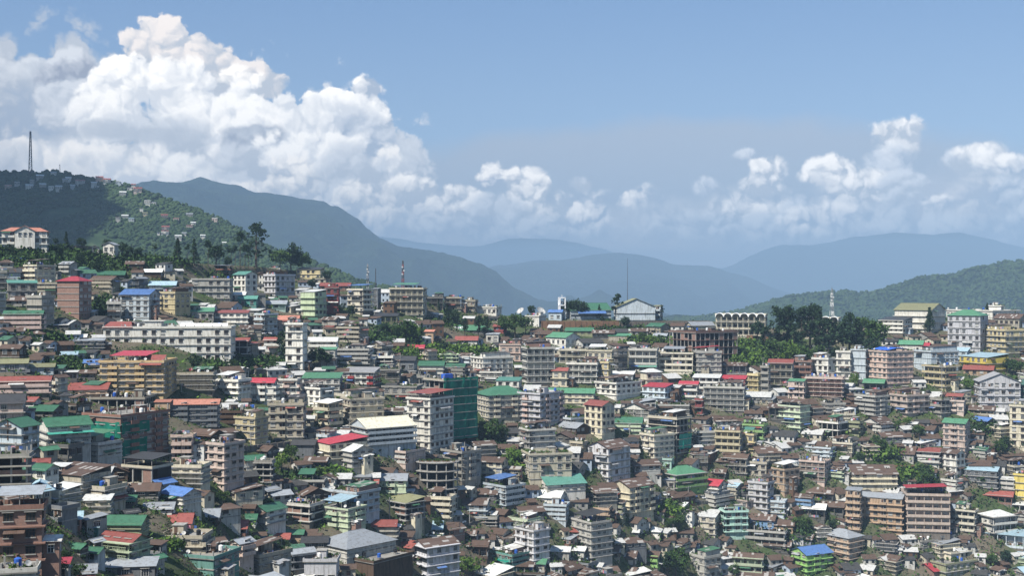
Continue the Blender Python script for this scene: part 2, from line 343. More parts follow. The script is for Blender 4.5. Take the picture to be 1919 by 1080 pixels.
def mesh_np(name, verts, faces, mats, midx=None, smooth=False):
    me = bpy.data.meshes.new(name); verts = np.asarray(verts, dtype=np.float32); faces = np.asarray(faces, dtype=np.int32)
    me.vertices.add(len(verts)); me.vertices.foreach_set('co', verts.ravel())
    n = faces.shape[1]; me.loops.add(faces.size); me.loops.foreach_set('vertex_index', faces.ravel())
    me.polygons.add(len(faces)); me.polygons.foreach_set('loop_start', np.arange(0, faces.size, n, dtype=np.int32))
    for mt in mats: me.materials.append(M[mt])
    if midx is not None: me.polygons.foreach_set('material_index', np.asarray(midx, dtype=np.int32))
    if smooth: me.polygons.foreach_set('use_smooth', np.ones(len(faces), dtype=bool))
    me.update(calc_edges=True); me.validate(); return me
def grid_faces(ny, nx):
    i = np.arange(ny - 1)[:, None] * nx + np.arange(nx - 1)[None, :]
    return np.stack([i, i + nx, i + nx + 1, i + 1], -1).reshape(-1, 4)
def vnoise(x, y, seed=0):
    xi = np.floor(x).astype(np.int64); yi = np.floor(y).astype(np.int64); fx = x - xi; fy = y - yi
    def h(a, b_):
        n = (a * 374761393 + b_ * 668265263 + seed * 974711) & 0xffffffff
        n = ((n ^ (n >> 13)) * 1274126177) & 0xffffffff
        return ((n ^ (n >> 16)) & 0xffff) / 65535.0
    sx = fx * fx * (3 - 2 * fx); sy = fy * fy * (3 - 2 * fy)
    return (h(xi, yi) * (1 - sx) + h(xi + 1, yi) * sx) * (1 - sy) + (h(xi, yi + 1) * (1 - sx) + h(xi + 1, yi + 1) * sx) * sy
def fbm(x, y, oct_=5, seed=0, gain=0.5, ridged=False):
    s = 0; a = 1; t = 0
    for k in range(oct_):
        n = vnoise(x * 2 ** k, y * 2 ** k, seed + k)
        if ridged: n = 1 - abs(2 * n - 1)
        s = s + a * n; t += a; a *= gain
    return s / t

# ------------------------------------------------------------------ terrain of the town
TAB = {
 -700: [(425, 640), (520, 500), (600, 450), (700, 380), (800, 310), (900, 250), (1000, 200), (1080, 170), (1250, 130)],
 0:    [(455, 570), (520, 500), (600, 455), (700, 395), (800, 335), (900, 268), (1000, 212), (1080, 180), (1250, 140)],
 250:  [(480, 600), (520, 560), (600, 500), (690, 440), (760, 400), (850, 350), (950, 300), (1080, 250), (1250, 210)],
 600:  [(520, 760), (560, 640), (620, 560), (700, 500), (800, 440), (900, 400), (1000, 370), (1080, 340), (1250, 300)],
 960:  [(590, 690), (620, 650), (680, 600), (760, 530), (850, 480), (950, 450), (1080, 420), (1250, 380)],
 1400: [(600, 700), (640, 640), (690, 600), (760, 560), (850, 530), (950, 510), (1080, 485), (1250, 450)],
 1919: [(580, 720), (610, 680), (650, 640), (725, 580), (800, 550), (900, 525), (1000, 505), (1080, 490), (1250, 460)],
 2700: [(580, 740), (610, 690), (650, 650), (725, 590), (800, 560), (900, 530), (1000, 510), (1080, 490), (1250, 460)]}
TX = sorted(TAB)
CREST = [(-700, 430), (0, 457), (110, 462), (250, 482), (330, 492), (480, 500), (560, 508), (620, 530), (700, 548), (850, 583), (960, 594), (1150, 600), (1330, 602), (1450, 616), (1650, 612), (1800, 592), (1919, 590), (2700, 590)]
def crest(px): return float(np.interp(px, [c[0] for c in CREST], [c[1] for c in CREST]))
def depth(px, py):
    px = min(max(px, TX[0]), TX[-1] - 1e-6)
    k = max(i for i in range(len(TX) - 1) if TX[i] <= px)
    a, b2 = TX[k], TX[k + 1]; t = (px - a) / (b2 - a); t = t * t * (3 - 2 * t)
    ya = np.interp(py, [q[0] for q in TAB[a]], [q[1] for q in TAB[a]]); yb = np.interp(py, [q[0] for q in TAB[b2]], [q[1] for q in TAB[b2]])
    return float(ya * (1 - t) + yb * t)
def ground(px, py, dz=0.0):
    py = max(py, crest(px)); Y = depth(px, py)
    return Vector(((px - PX0) / F * Y, Y, (PY0 - py) / F * Y + dz))
def proj(p): return (PX0 + F * p[0] / p[1], PY0 - F * p[2] / p[1])

xs = np.arange(-700, 2701, 20.0); rows = []
ts = np.linspace(0, 1, 90)
for back in ((1500, -420), (700, -260), (330, -110), (140, -38), (50, -9), (18, -2)):
    rows.append([(lambda g: (g.x * (1 + back[0] / g.y), g.y + back[0], g.z + back[1]))(ground(x, crest(x))) for x in xs])
for t in ts:
    rows.append([tuple(ground(x, crest(x) + t * (1250 - crest(x)))) for x in xs])
for k in (0.75, 0.4, 0.1, 0.004, -0.5):
    rows.append([((x - PX0) / F * depth(x, 1250) * max(k, .2), depth(x, 1250) * k, -2.2 - 0.34 * depth(x, 1250) * max(k, 0)) for x in xs])
arr = np.array(rows); ny, nx = arr.shape[:2]
g_o = link('hillside', mesh_np('hillside', arr.reshape(-1, 3), grid_faces(ny, nx), ['hillside'], smooth=True)); tag(g_o, kind='structure')
TERR_LOW = -480.0
gp = MB(); gp.poly([(-19000, -1500, TERR_LOW), (19000, -1500, TERR_LOW), (19000, 21500, TERR_LOW), (-19000, 21500, TERR_LOW)], 'mountain_far')
tag(gp.build('valley_floor'), kind='structure')

# ------------------------------------------------------------------ hills and mountains
def ridge(name, prof, D, L, mat, amp, seed, foot=TERR_LOW, n=(420, 90), sc_=None, px_rng=(-500, 2400), Dslope=0.0, lin=0.9):
    px = np.linspace(px_rng[0], px_rng[1], n[0])
    py = np.interp(px, [p[0] for p in prof], [p[1] for p in prof])
    Dx = D + Dslope * (px - 960)
    zc = (PY0 - py) / F * Dx; X = (px - PX0) / F * Dx
    sc_ = sc_ or L / 3.0
    zc = zc + (fbm(X / (sc_ * 0.25) + 7, X * 0 + seed, 5, seed, 0.6) - 0.5) * amp * 0.15
    t = np.concatenate([[-0.9, -0.5, -0.25, -0.1, -0.03], np.linspace(0, 1, n[1]) ** 1.0])
    TT, XX = np.meshgrid(t, X, indexing='ij'); Yb = Dx[None, :] - TT * L
    XX = XX * (1 - 0.0 * TT)
    zz = zc[None, :] + 0 * TT
    fall = np.where(TT > 0, np.abs(TT) ** lin, np.abs(TT) ** 1.2)
    nz = fbm(XX / sc_, Yb / sc_ * 0.55, 6, seed, 0.5, True) - 0.55
    Z = zz + (foot - zz) * fall + nz * amp * np.clip(np.abs(TT) * 6, 0, 1) * np.clip(1.3 - np.abs(TT), 0.2, 1)
    V = np.stack([XX, Yb, Z], -1).reshape(-1, 3)
    o = link(name, mesh_np(name, V, grid_faces(len(t), n[0]), [mat], smooth=True)); tag(o, kind='structure')
    return V.reshape(len(t), n[0], 3)
P_T = [(-500, 300), (-100, 325), (0, 322), (20, 320), (60, 323), (110, 322), (150, 330), (180, 334), (230, 346), (260, 354), (300, 368), (330, 378), (370, 395), (400, 407), (440, 428), (500, 462), (560, 482), (620, 505), (680, 528), (760, 548), (850, 572), (930, 596), (1100, 625), (2400, 700)]
P_B = [(-500, 330), (200, 368), (240, 362), (280, 353), (330, 345), (358, 342), (375, 338), (395, 346), (440, 348), (470, 360), (520, 366), (545, 380), (590, 389), (620, 397), (650, 420), (690, 441), (730, 456), (800, 471), (860, 484), (900, 497), (930, 512), (960, 536), (1000, 552), (1100, 580), (2400, 700)]
P_F = [(-500, 640), (1250, 600), (1380, 586), (1450, 562), (1500, 552), (1550, 548), (1640, 546), (1700, 528), (1730, 518), (1780, 515), (1820, 502), (1850, 499), (1880, 492), (1919, 490), (2400, 440)]
P_C = [(-500, 600), (780, 560), (860, 525), (930, 500), (1000, 491), (1100, 479), (1150, 476), (1200, 479), (1260, 492), (1330, 500), (1400, 520), (1450, 543), (1500, 560), (1700, 590), (2400, 600)]
P_E = [(-500, 600), (1300, 530), (1370, 502), (1420, 478), (1470, 462), (1540, 460), (1600, 446), (1680, 437), (1750, 440), (1800, 434), (1840, 444), (1919, 462), (2400, 420)]
P_D = [(-500, 420), (500, 430), (700, 442), (830, 460), (900, 462), (950, 449), (1000, 447), (1080, 455), (1130, 466), (1200, 492), (1300, 506), (1400, 500), (1600, 470), (2400, 470)]
TH = ridge('tower_hill', P_T, 1600, 800, 'woodland', 40, 3, foot=-140, n=(560, 150), px_rng=(-500, 1150), sc_=260, Dslope=-0.35)
MBv = ridge('near_mountain', P_B, 7000, 3400, 'mountain_forest', 520, 11, n=(640, 170), sc_=1150)
MF = ridge('right_mountain', P_F, 3200, 1500, 'mountain_forest', 110, 21, foot=-330, n=(480, 120), sc_=520, px_rng=(900, 2400))
ridge('middle_mountain', P_C, 12500, 4500, 'mountain_far', 420, 31, sc_=2200)
ridge('right_far_mountain', P_E, 17000, 4000, 'mountain_far', 500, 41, sc_=2600)
ridge('far_mountain', P_D, 20000, 3000, 'mountain_far', 450, 51, sc_=3000)
# ------------------------------------------------------------------ buildings
WALLS = dict(W=(.68, .67, .63), C=(.60, .55, .42), G=(.31, .30, .275), L=(.46, .455, .43), B=(.44, .52, .60), b=(.16, .30, .52), P=(.54, .41, .36), q=(.47, .36, .30), h=(.66, .47, .22), Y=(.58, .49, .27), y=(.70, .55, .05),
             O=(.46, .32, .21), R=(.23, .115, .085), N=(.46, .56, .38), n=(.26, .48, .14), D=(.13, .13, .125), T=(.07, .26, .23), V=(.50, .51, .58), K=(.10, .065, .045), M=(.28, .05, .05), t=(.40, .36, .28), A=(.28, .30, .17), S=(.17, .19, .22), e=(.35, .55, .50))
WNAME = dict(W='white', C='cream', G='grey', L='pale grey', B='pale blue', b='blue', P='pink', q='beige pink', h='yellow', Y='yellow', y='bright yellow', O='tan', R='brick', N='pale green', n='bright green', D='dark', T='teal', V='lavender', K='brown timber', M='dark red', t='beige', A='olive', S='slate grey', e='mint')
ROOFS = dict(r=(.24, .075, .06), m=(.34, .045, .06), b=(.088, .060, .046), g=(.045, .13, .075), t=(.085, .22, .175), u=(.08, .16, .36), w=(.56, .57, .55), y=(.25, .27, .29), k=(.045, .045, .045), o=(.38, .17, .12), G=(.08, .21, .12), c=(.56, .54, .42), l=(.30, .42, .48), v=(.20, .20, .11))
RNAME = dict(r='red', m='rose red', b='rusty brown', g='dark green', t='teal', u='blue', w='pale metal', y='grey metal', k='blackish', o='orange', G='green', c='cream', l='pale blue', v='olive')
rnd = random.Random(7)
_wc = {}
def win_mesh(wd, ht, kind):
    key = (round(wd, 1), round(ht, 1), kind)
    if key in _wc: return _wc[key]
    m = MB(); wd, ht = key[0], key[1]; h = wd / 2
    fr = {'w': 'frame_white', 'd': 'frame_brown', 'c': 'frame_white', 'o': 'concrete'}[kind]
    pane = 'curtain' if kind == 'c' else ('interior_shade' if kind == 'o' else 'glass')
    m.poly([(-h, -.02, 0), (h, -.02, 0), (h, -.02, ht), (-h, -.02, ht)], pane)
    f_ = .07
    m.box(-h - f_, -h, -.09, .03, -f_, ht + f_, fr); m.box(h, h + f_, -.09, .03, -f_, ht + f_, fr)
    m.box(-h, h, -.09, .03, ht, ht + f_, fr); m.box(-h - .15, h + .15, -.2, .03, -f_ - .09, -f_ * .2, 'trim' if False else 'concrete')
    if kind != 'o':
        n = 2 if wd > 1.3 else 1
        for j in range(1, n + 1):
            x = -h + wd * j / (n + 1); m.box(x - .03, x + .03, -.07, .0, 0, ht, fr)
        m.box(-h, h, -.065, .0, ht * .68, ht * .68 + .05, fr)
    m.box(-h - .22, h + .22, -.42, .03, ht + .16, ht + .24, 'concrete')
    _wc[key] = m.mesh('window'); return _wc[key]
_dc = {}
def door_mesh():
    if 'd' not in _dc:
        m = MB(); m.box(-.45, .45, -.06, .02, 0, 2.05, 'frame_brown'); m.box(-.53, -.45, -.1, .02, 0, 2.12, 'frame_white'); m.box(.45, .53, -.1, .02, 0, 2.12, 'frame_white'); m.box(-.45, .45, -.1, .02, 2.05, 2.12, 'frame_white')
        _dc['d'] = m.mesh('door')
    return _dc['d']
def small(key, fn):
    if key not in _dc: _dc[key] = fn().mesh(key)
    return _dc[key]
def _tank(mat):
    def f():
        m = MB(); m.cyl(0, 0, .5, 1.55, .55, .55, mat, 10); m.cyl(0, 0, 1.55, 1.75, .55, .2, mat, 10)
        for a, b2 in ((-.4, -.4), (.4, -.4), (.4, .4), (-.4, .4)): m.box(a - .05, a + .05, b2 - .05, b2 + .05, 0, .5, 'concrete')
        return m
    return f
def _dish():
    m = MB(); m.bar((0, 0, 0), (0, 0, .9), .04, 'steel')
    c = Vector((0, -.12, 1.15)); ax = Vector((.3, -.75, .55)).normalized(); q = ax.to_track_quat('Z', 'Y'); k = 10
    rim = [c + q @ Vector((.5 * math.cos(2 * math.pi * i / k), .5 * math.sin(2 * math.pi * i / k), .14)) for i in range(k)]
    for i in range(k): m.poly([c, rim[i], rim[(i + 1) % k]], 'dish'); m.poly([c - ax * .03, rim[(i + 1) % k], rim[i]], 'dish')
    m.bar(c, c + ax * .5, .02, 'steel'); return m
def _pots(seed):
    def f():
        r = random.Random(seed); m = MB()
        for _ in range(9):
            x, y = r.uniform(-1.6, 1.6), r.uniform(-.35, .35); m.cyl(x, y, 0, .35, .16, .2, 'soil', 6)
            for _ in range(16):
                p = Vector((x + r.gauss(0, .24), y + r.gauss(0, .2), .45 + abs(r.gauss(0, .3)))); a = Vector((r.gauss(0, 1), r.gauss(0, 1), r.gauss(0, 1))).normalized() * .19; b2 = a.cross(Vector((r.random(), r.random(), r.random()))).normalized() * .13
                m.poly([p - a, p + b2, p + a, p - b2], 'leaves_bright' if r.random() < .4 else 'leaves')
        return m
    return f
def _laundry(seed):
    def f():
        r = random.Random(seed); m = MB(); m.bar((-2, 0, 0), (-2, 0, 1.9), .03, 'steel'); m.bar((2, 0, 0), (2, 0, 1.9), .03, 'steel'); m.bar((-2, 0, 1.8), (2, 0, 1.8), .012, 'steel')
        x = -1.8
        while x < 1.6:
            wd = r.uniform(.35, .8); h = r.uniform(.6, 1.1); mt = r.choice(['cloth_red', 'cloth_white', 'cloth_blue', 'cloth_pink', 'curtain', 'curtain', 'steel', 'soil', 'wood', 'mass_blue_cloth'])
            m.box(x, x + wd, -.012 + r.uniform(-.04, .04), .012 + .05, 1.8 - h, 1.8, mt); x += wd + .1
        return m
    return f
def _junk(seed):
    def f():
        r = random.Random(seed); m = MB()
        for _ in range(7):
            x, y = r.uniform(-1.3, 1.3), r.uniform(-.7, .7); a, b2, h = r.uniform(.2, .7), r.uniform(.2, .5), r.uniform(.15, .8)
            m.box(x, x + a, y, y + b2, 0, h, r.choice(['wood', 'concrete', 'cloth_blue', 'steel', 'soil', 'tank_white', 'frame_brown']))
        for _ in range(4):
            x = r.uniform(-1.4, 1.4); m.bar((x, r.uniform(-.6, .6), 0), (x + r.uniform(-.6, .6), r.uniform(-.6, .6), r.uniform(.6, 1.6)), .04, 'wood')
        return m
    return f

class Bld:
    """one building: local x runs along the front (left to right, corner at 0), local y away from the viewer, right face at x = 0"""
    def __init__(s, name, loc, rz, w_, d_, floors, fh, wall, seed=0):
        s.root = empty(name, loc, rz); s.w, s.d, s.n, s.fh = w_, d_, floors, fh; s.H = floors * fh; s.wall = wall; s.col = WALLS[wall]
        s.r = random.Random(seed); s.nw = 0; j = s.r.uniform(.74, 1.08); g_ = sum(s.col) / 3; q = s.r.uniform(.1, .4)
        s.col = tuple(min(.8, (c * (1 - q) + g_ * q) * j * t_) for c, t_ in zip(s.col, (1.02, 1.0, .95)))
        s.F = 6.0
    def part(s, name, mb, color=None): return mb.build(name, s.root, color or s.col)
    def put(s, name, me, x, y, z, rz=0, color=None):
        o = link(name, me, s.root, color or s.col); o.location = (x, y, z); o.rotation_euler = (0, 0, rz); return o
    def fpos(s, face, u, out, z):   # u along the face from its left end
        return (-s.w + u, -out, z) if face == 0 else (out, u, z)
    def fbox(s, m, face, u0, u1, o0, o1, z0, z1, mat):
        if face == 0: m.box(-s.w + u0, -s.w + u1, -o1, -o0, z0, z1, mat)
        else: m.box(o0, o1, u0, u1, z0, z1, mat)
    def walls(s, sty, brick=False, trim=None):
        s.band = s.r.choice([.2, .4, .6, .8]) if s.n > 1 else .08; s.bandc = s.r.random() < .6
        wm = MB(); mat = 'brick' if (brick or s.wall == 'R') else 'plaster'
        rec = [0, 0]; L = [s.w, s.d]
        for f_ in (0, 1):
            if sty[f_] in 'vV': rec[f_] = min(1.7, L[1 - f_] * .25)
            if sty[f_] in 'f': rec[f_] = min(2.2, L[1 - f_] * .3)
        x1 = -rec[1] if rec[1] else 0; y0 = rec[0]
        wm.box(-s.w, x1, y0, s.d, -s.F, s.H, 'interior_shade' if sty[0] == 'f' or sty[1] == 'f' else mat)  # body behind open frames is coloured near black as painted interior shade
        if rec[0] or rec[1]: wm.box(-s.w + .02, -.02, .02, s.d - .02, -s.F, 0, 'stone' if s.r.random() < .5 else mat)
        for k in range(0, s.n + 1):     # floor bands
            z = k * s.fh; e = s.band
            if k < s.n or not (sty[0] in 'wpb' and sty[1] in 'wpb'):
                wm.box(-s.w - e, e, -e, s.d + .03, z - .14, z + .1, 'trim' if s.bandc else 'concrete')
        s.trimc = trim
        for f_ in (0, 1):
            s.face(wm, f_, sty[f_], L[f_], rec[f_], trim, rec)
        s.wm = wm; s.mat = mat
    def face(s, wm, f_, st, L, rec, trim, recs):
        r = s.r
        if L < 1.5: return
        n = max(1, int(round(L / r.uniform(2.7, 3.4)))); n = min(n, 24); bw = L / n
        if st == 'f':
            for k in range(s.n):
                for j in range(n + 1):
                    u = min(max(j * bw, .2), L - .2); s.fbox(wm, f_, u - .18, u + .18, -.36, 0.0, k * s.fh, (k + 1) * s.fh, 'concrete')
                for j in range(n):
                    if r.random() < .3:
                        h = s.fh - .14 if r.random() < .5 else 1.0
                        s.fbox(wm, f_, j * bw + .2, (j + 1) * bw - .2, -.25, -.05, k * s.fh + .1, k * s.fh + h, 'brick')
            return
        if st in 'vV':
            for k in range(s.n):
                z = k * s.fh
                for j in range(n + 1):
                    u = min(max(j * bw, .12), L - .12); s.fbox(wm, f_, u - .12, u + .12, -.24, 0.0, z + .1, z + s.fh - .14, 'trim')
                bm_ = MB(); e = max(.12, s.band) + .02 if st == 'v' else .9
                if st == 'V': s.fbox(bm_, f_, -.05, L + .05, .1, e, z - .12, z + .08, 'trim')
                solid = (s.seedrail > .35)
                if solid: s.fbox(bm_, f_, 0.0, L, e - .1, e + .02, z + .1, z + 1.0, 'trim')
                else:
                    s.fbox(bm_, f_, 0, L, e - .06, e, z + .95, z + 1.02, 'trim'); s.fbox(bm_, f_, 0, L, e - .05, e - .01, z + .5, z + .55, 'trim')
                    q = 0.0
                    while q < L: s.fbox(bm_, f_, q, q + .07, e - .05, e - .01, z + .1, z + .95, 'trim'); q += .45
                s.part('balcony', bm_, trim or s.col)
                for j in range(n):
                    q = r.random()
                    wdt = min(bw * .6, 1.5)
                    if s.nw >= 96: continue
                    u = (j + .5) * bw
                    if q < .72:
                        p = s.fpos(f_, u, -rec, z + 1.0); s.put('window', win_mesh(wdt, 1.25, s.wk), *p, rz=f_ * math.pi / 2); s.nw += 1
                    elif q < .9: s.put('door', door_mesh(), *s.fpos(f_, u, -rec, z + .1), rz=f_ * math.pi / 2)
                if r.random() < .16:
                    s.put('laundry', small('laundry%d' % r.randrange(4), _laundry(r.randrange(9))), *s.fpos(f_, L * r.uniform(.25, .75), e + .1 - .4, z + .1), rz=f_ * math.pi / 2)
            return
        if st == 'p': return
        if st == 'g':
            for k in range(s.n): s.fbox(wm, f_, 0, L, .0, .06, k * s.fh + 1.0, k * s.fh + 2.1, 'glass')
            return
        wdt = min(1.45, bw * .52); 
        if bw - wdt < .7: wdt = bw - .7
        if wdt < .5: return
        bays = set()
        if st == 'b': bays = {j for j in range(n) if j % 3 == 1 or n < 3}
        for k in range(s.n):
            z = k * s.fh
            for j in range(n):
                u = (j + .5) * bw
                if j in bays:
                    bm_ = MB(); s.fbox(bm_, f_, u - bw * .48, u + bw * .48, 0, 1.0, z - .05, z + .1, 'trim')
                    s.fbox(bm_, f_, u - bw * .48, u + bw * .48, .9, 1.0, z + .1, z + .95, 'trim')
                    s.fbox(bm_, f_, u - bw * .48, u - bw * .48 + .1, 0, .9, z + .1, z + .95, 'trim'); s.fbox(bm_, f_, u + bw * .48 - .1, u + bw * .48, 0, .9, z + .1, z + .95, 'trim')
                    s.part('balcony', bm_, trim or s.col)
                    s.put('door', door_mesh(), *s.fpos(f_, u - .2, .01, z + .1), rz=f_ * math.pi / 2)
                    s.put('window', win_mesh(.8, 1.2, s.wk), *s.fpos(f_, u + .75, .01, z + 1.0), rz=f_ * math.pi / 2); s.nw += 1
                elif s.nw < 97 and r.random() < .88:
                    s.put('window', win_mesh(wdt, min(1.35, s.fh - 1.5), r.choice([s.wk, s.wk, s.wk, s.wk, 'c', 'd', 'w'])), *s.fpos(f_, u, .01, z + .95), rz=f_ * math.pi / 2); s.nw += 1
        if st == 'B':
            for k in range(1, s.n):
                bm_ = MB(); z = k * s.fh; s.fbox(bm_, f_, 0, L, .1, 1.1, z - .1, z + .08, 'trim'); s.fbox(bm_, f_, 0, L, 1.0, 1.1, z + .08, z + .95, 'trim'); s.part('balcony', bm_, trim or s.col)
    def done(s): s.part('wall', s.wm)
    def flat(s, rc=None, parapet=True, kind='f'):
        m = MB(); e = .35; H = s.H; r = s.r
        m.box(-s.w - e, e, -e, s.d + e, H - .12, H + .1, 'flat_roof')
        if parapet:
            a, b2, c, d_ = -s.w - e, e, -e, s.d + e; h = H + .1 + r.uniform(.5, .9); t_ = .14
            for q in ((a, b2, c, c + t_), (a, b2, d_ - t_, d_), (a, a + t_, c + t_, d_ - t_), (b2 - t_, b2, c + t_, d_ - t_)): m.box(*q, H + .1, h, 'trim')
        s.part('roof', m)
    def shed(s, rc, rust, x0, x1, y0, y1, z, hi=.9, posts=True, name='roof_shelter', h=2.3):
        m = MB(); mt = 'rusty_tin' if rust else 'painted_tin'; o = .35
        zf, zb = z + h, z + h + hi
        m.slab([(x0 - o, y0 - o, zf), (x1 + o, y0 - o, zf), (x1 + o, y1 + o, zb), (x0 - o, y1 + o, zb)], .07, mt)
        if posts:
            for x in (x0 + .1, x1 - .1, (x0 + x1) / 2):
                m.box(x - .06, x + .06, y0, y0 + .12, z, zf - .02, 'concrete'); m.box(x - .06, x + .06, y1 - .12, y1, z, zb - .1, 'concrete')
        s.part(name, m, rc)
    def gable(s, rc, rust, long_=True, hip=False, pitch=.42, over=.6):
        m = MB(); mt = 'rusty_tin' if rust else 'painted_tin'; w_, d_, H = s.w, s.d, s.H; o = over
        if (w_ >= d_) == long_:      # ridge along local x
            U0, U1, S = -w_, 0.0, d_; tr = lambda u, v, z: (u, v, z)
        else:
            U0, U1, S = 0.0, d_, w_; tr = lambda u, v, z: (-w_ + v, u, z)
        X0, X1, Y0, Y1 = U0 - o, U1 + o, -o, S + o
        hh = S / 2 * pitch; he = -o * pitch; ym = S / 2; hx = min((S / 2 + o) * .9, (X1 - X0) / 2 - .1) if hip else 0
        def sl(pts): m.slab([tr(*p) for p in pts], .08, mt)
        sl([(X0, Y0, H + he), (X1, Y0, H + he), (X1 - hx, ym, H + hh), (X0 + hx, ym, H + hh)])
        sl([(X1, Y1, H + he), (X0, Y1, H + he), (X0 + hx, ym, H + hh), (X1 - hx, ym, H + hh)])
        if hip:
            sl([(X1, Y0, H + he), (X1, Y1, H + he), (X1 - hx, ym, H + hh)]); sl([(X0, Y1, H + he), (X0, Y0, H + he), (X0 + hx, ym, H + hh)])
        else:
            for x in (U0, U1): s.wm.poly([tr(x, 0, H), tr(x, S, H), tr(x, ym, H + hh - .09)], s.mat)
        s.wm.box(-w_ + .01, -.01, .01, d_ - .01, H - .1, H + .02, s.mat)
        m.bar(tr(X0 + hx, ym, H + hh), tr(X1 - hx, ym, H + hh), .12, mt)
        s.part('roof', m, rc)
    def clutter(s, z, amount=1.0, x0=None, x1=None):
        r = s.r; x0 = -s.w + .8 if x0 is None else x0; x1 = -.8 if x1 is None else x1
        if x1 - x0 < 1.5: return
        A = s.w * s.d
        def rp(m_=.8): return r.uniform(x0, x1), r.uniform(m_, max(m_ + .1, s.d - m_))
        for _ in range(int(amount * min(3, A / 60 + .6))):
            q = rp(); mat = r.choice(['tank_black', 'tank_black', 'tank_blue', 'tank_white']); s.put('water_tank', small(mat + '_t', _tank(mat)), q[0], q[1], z)
        if r.random() < .6 * amount: q = rp(.3); s.put('satellite_dish', small('dish', _dish), q[0], .3, z, r.uniform(-.5, .5))
        for _ in range(int(amount * r.uniform(0, 3.4))):
            k = r.randrange(5); s.put('potted_plants', small('pots%d' % k, _pots(k)), min(max(r.uniform(x0, x1), x0 + 1.5), x1), r.choice([.3, .3, s.d - .5]), z)
        if r.random() < .45 * amount: k = r.randrange(4); q = rp(); s.put('laundry', small('laundry%d' % k, _laundry(k)), (x0 + x1) / 2, q[1], z)
        for _ in range(int(amount * r.uniform(0.5, 2.6))):
            k = r.randrange(6); q = rp(1.0); s.put('roof_clutter', small('junk%d' % k, _junk(k)), q[0], q[1], z, r.uniform(0, 3))
        if r.random() < .45 * amount and s.w > 6:
            m = MB(); a = r.uniform(x0, max(x0 + .1, x1 - 3)); m.box(a, a + 2.6, s.d * .5, min(s.d - .3, s.d * .5 + 2.8), z, z + 2.2, 'plaster'); m.box(a - .2, a + 2.8, s.d * .5 - .2, min(s.d - .1, s.d * .5 + 3), z + 2.2, z + 2.34, 'concrete')
            m.box(a + .4, a + 1.2, s.d * .5 - .02, s.d * .5, z, z + 1.9, 'frame_brown'); s.part('stair_room', m)
        if r.random() < .3 * amount:
            n = max(2, int(s.w / 3.2))
            for j in range(n + 1):
                for y in (.1, s.d - .1):
                    m = MB(); x = -s.w + .15 + (s.w - .3) * j / n; m.box(x - .13, x + .13, y - .13, y + .13, z, z + r.uniform(.6, 1.8), 'concrete'); s.part('column_stub', m)

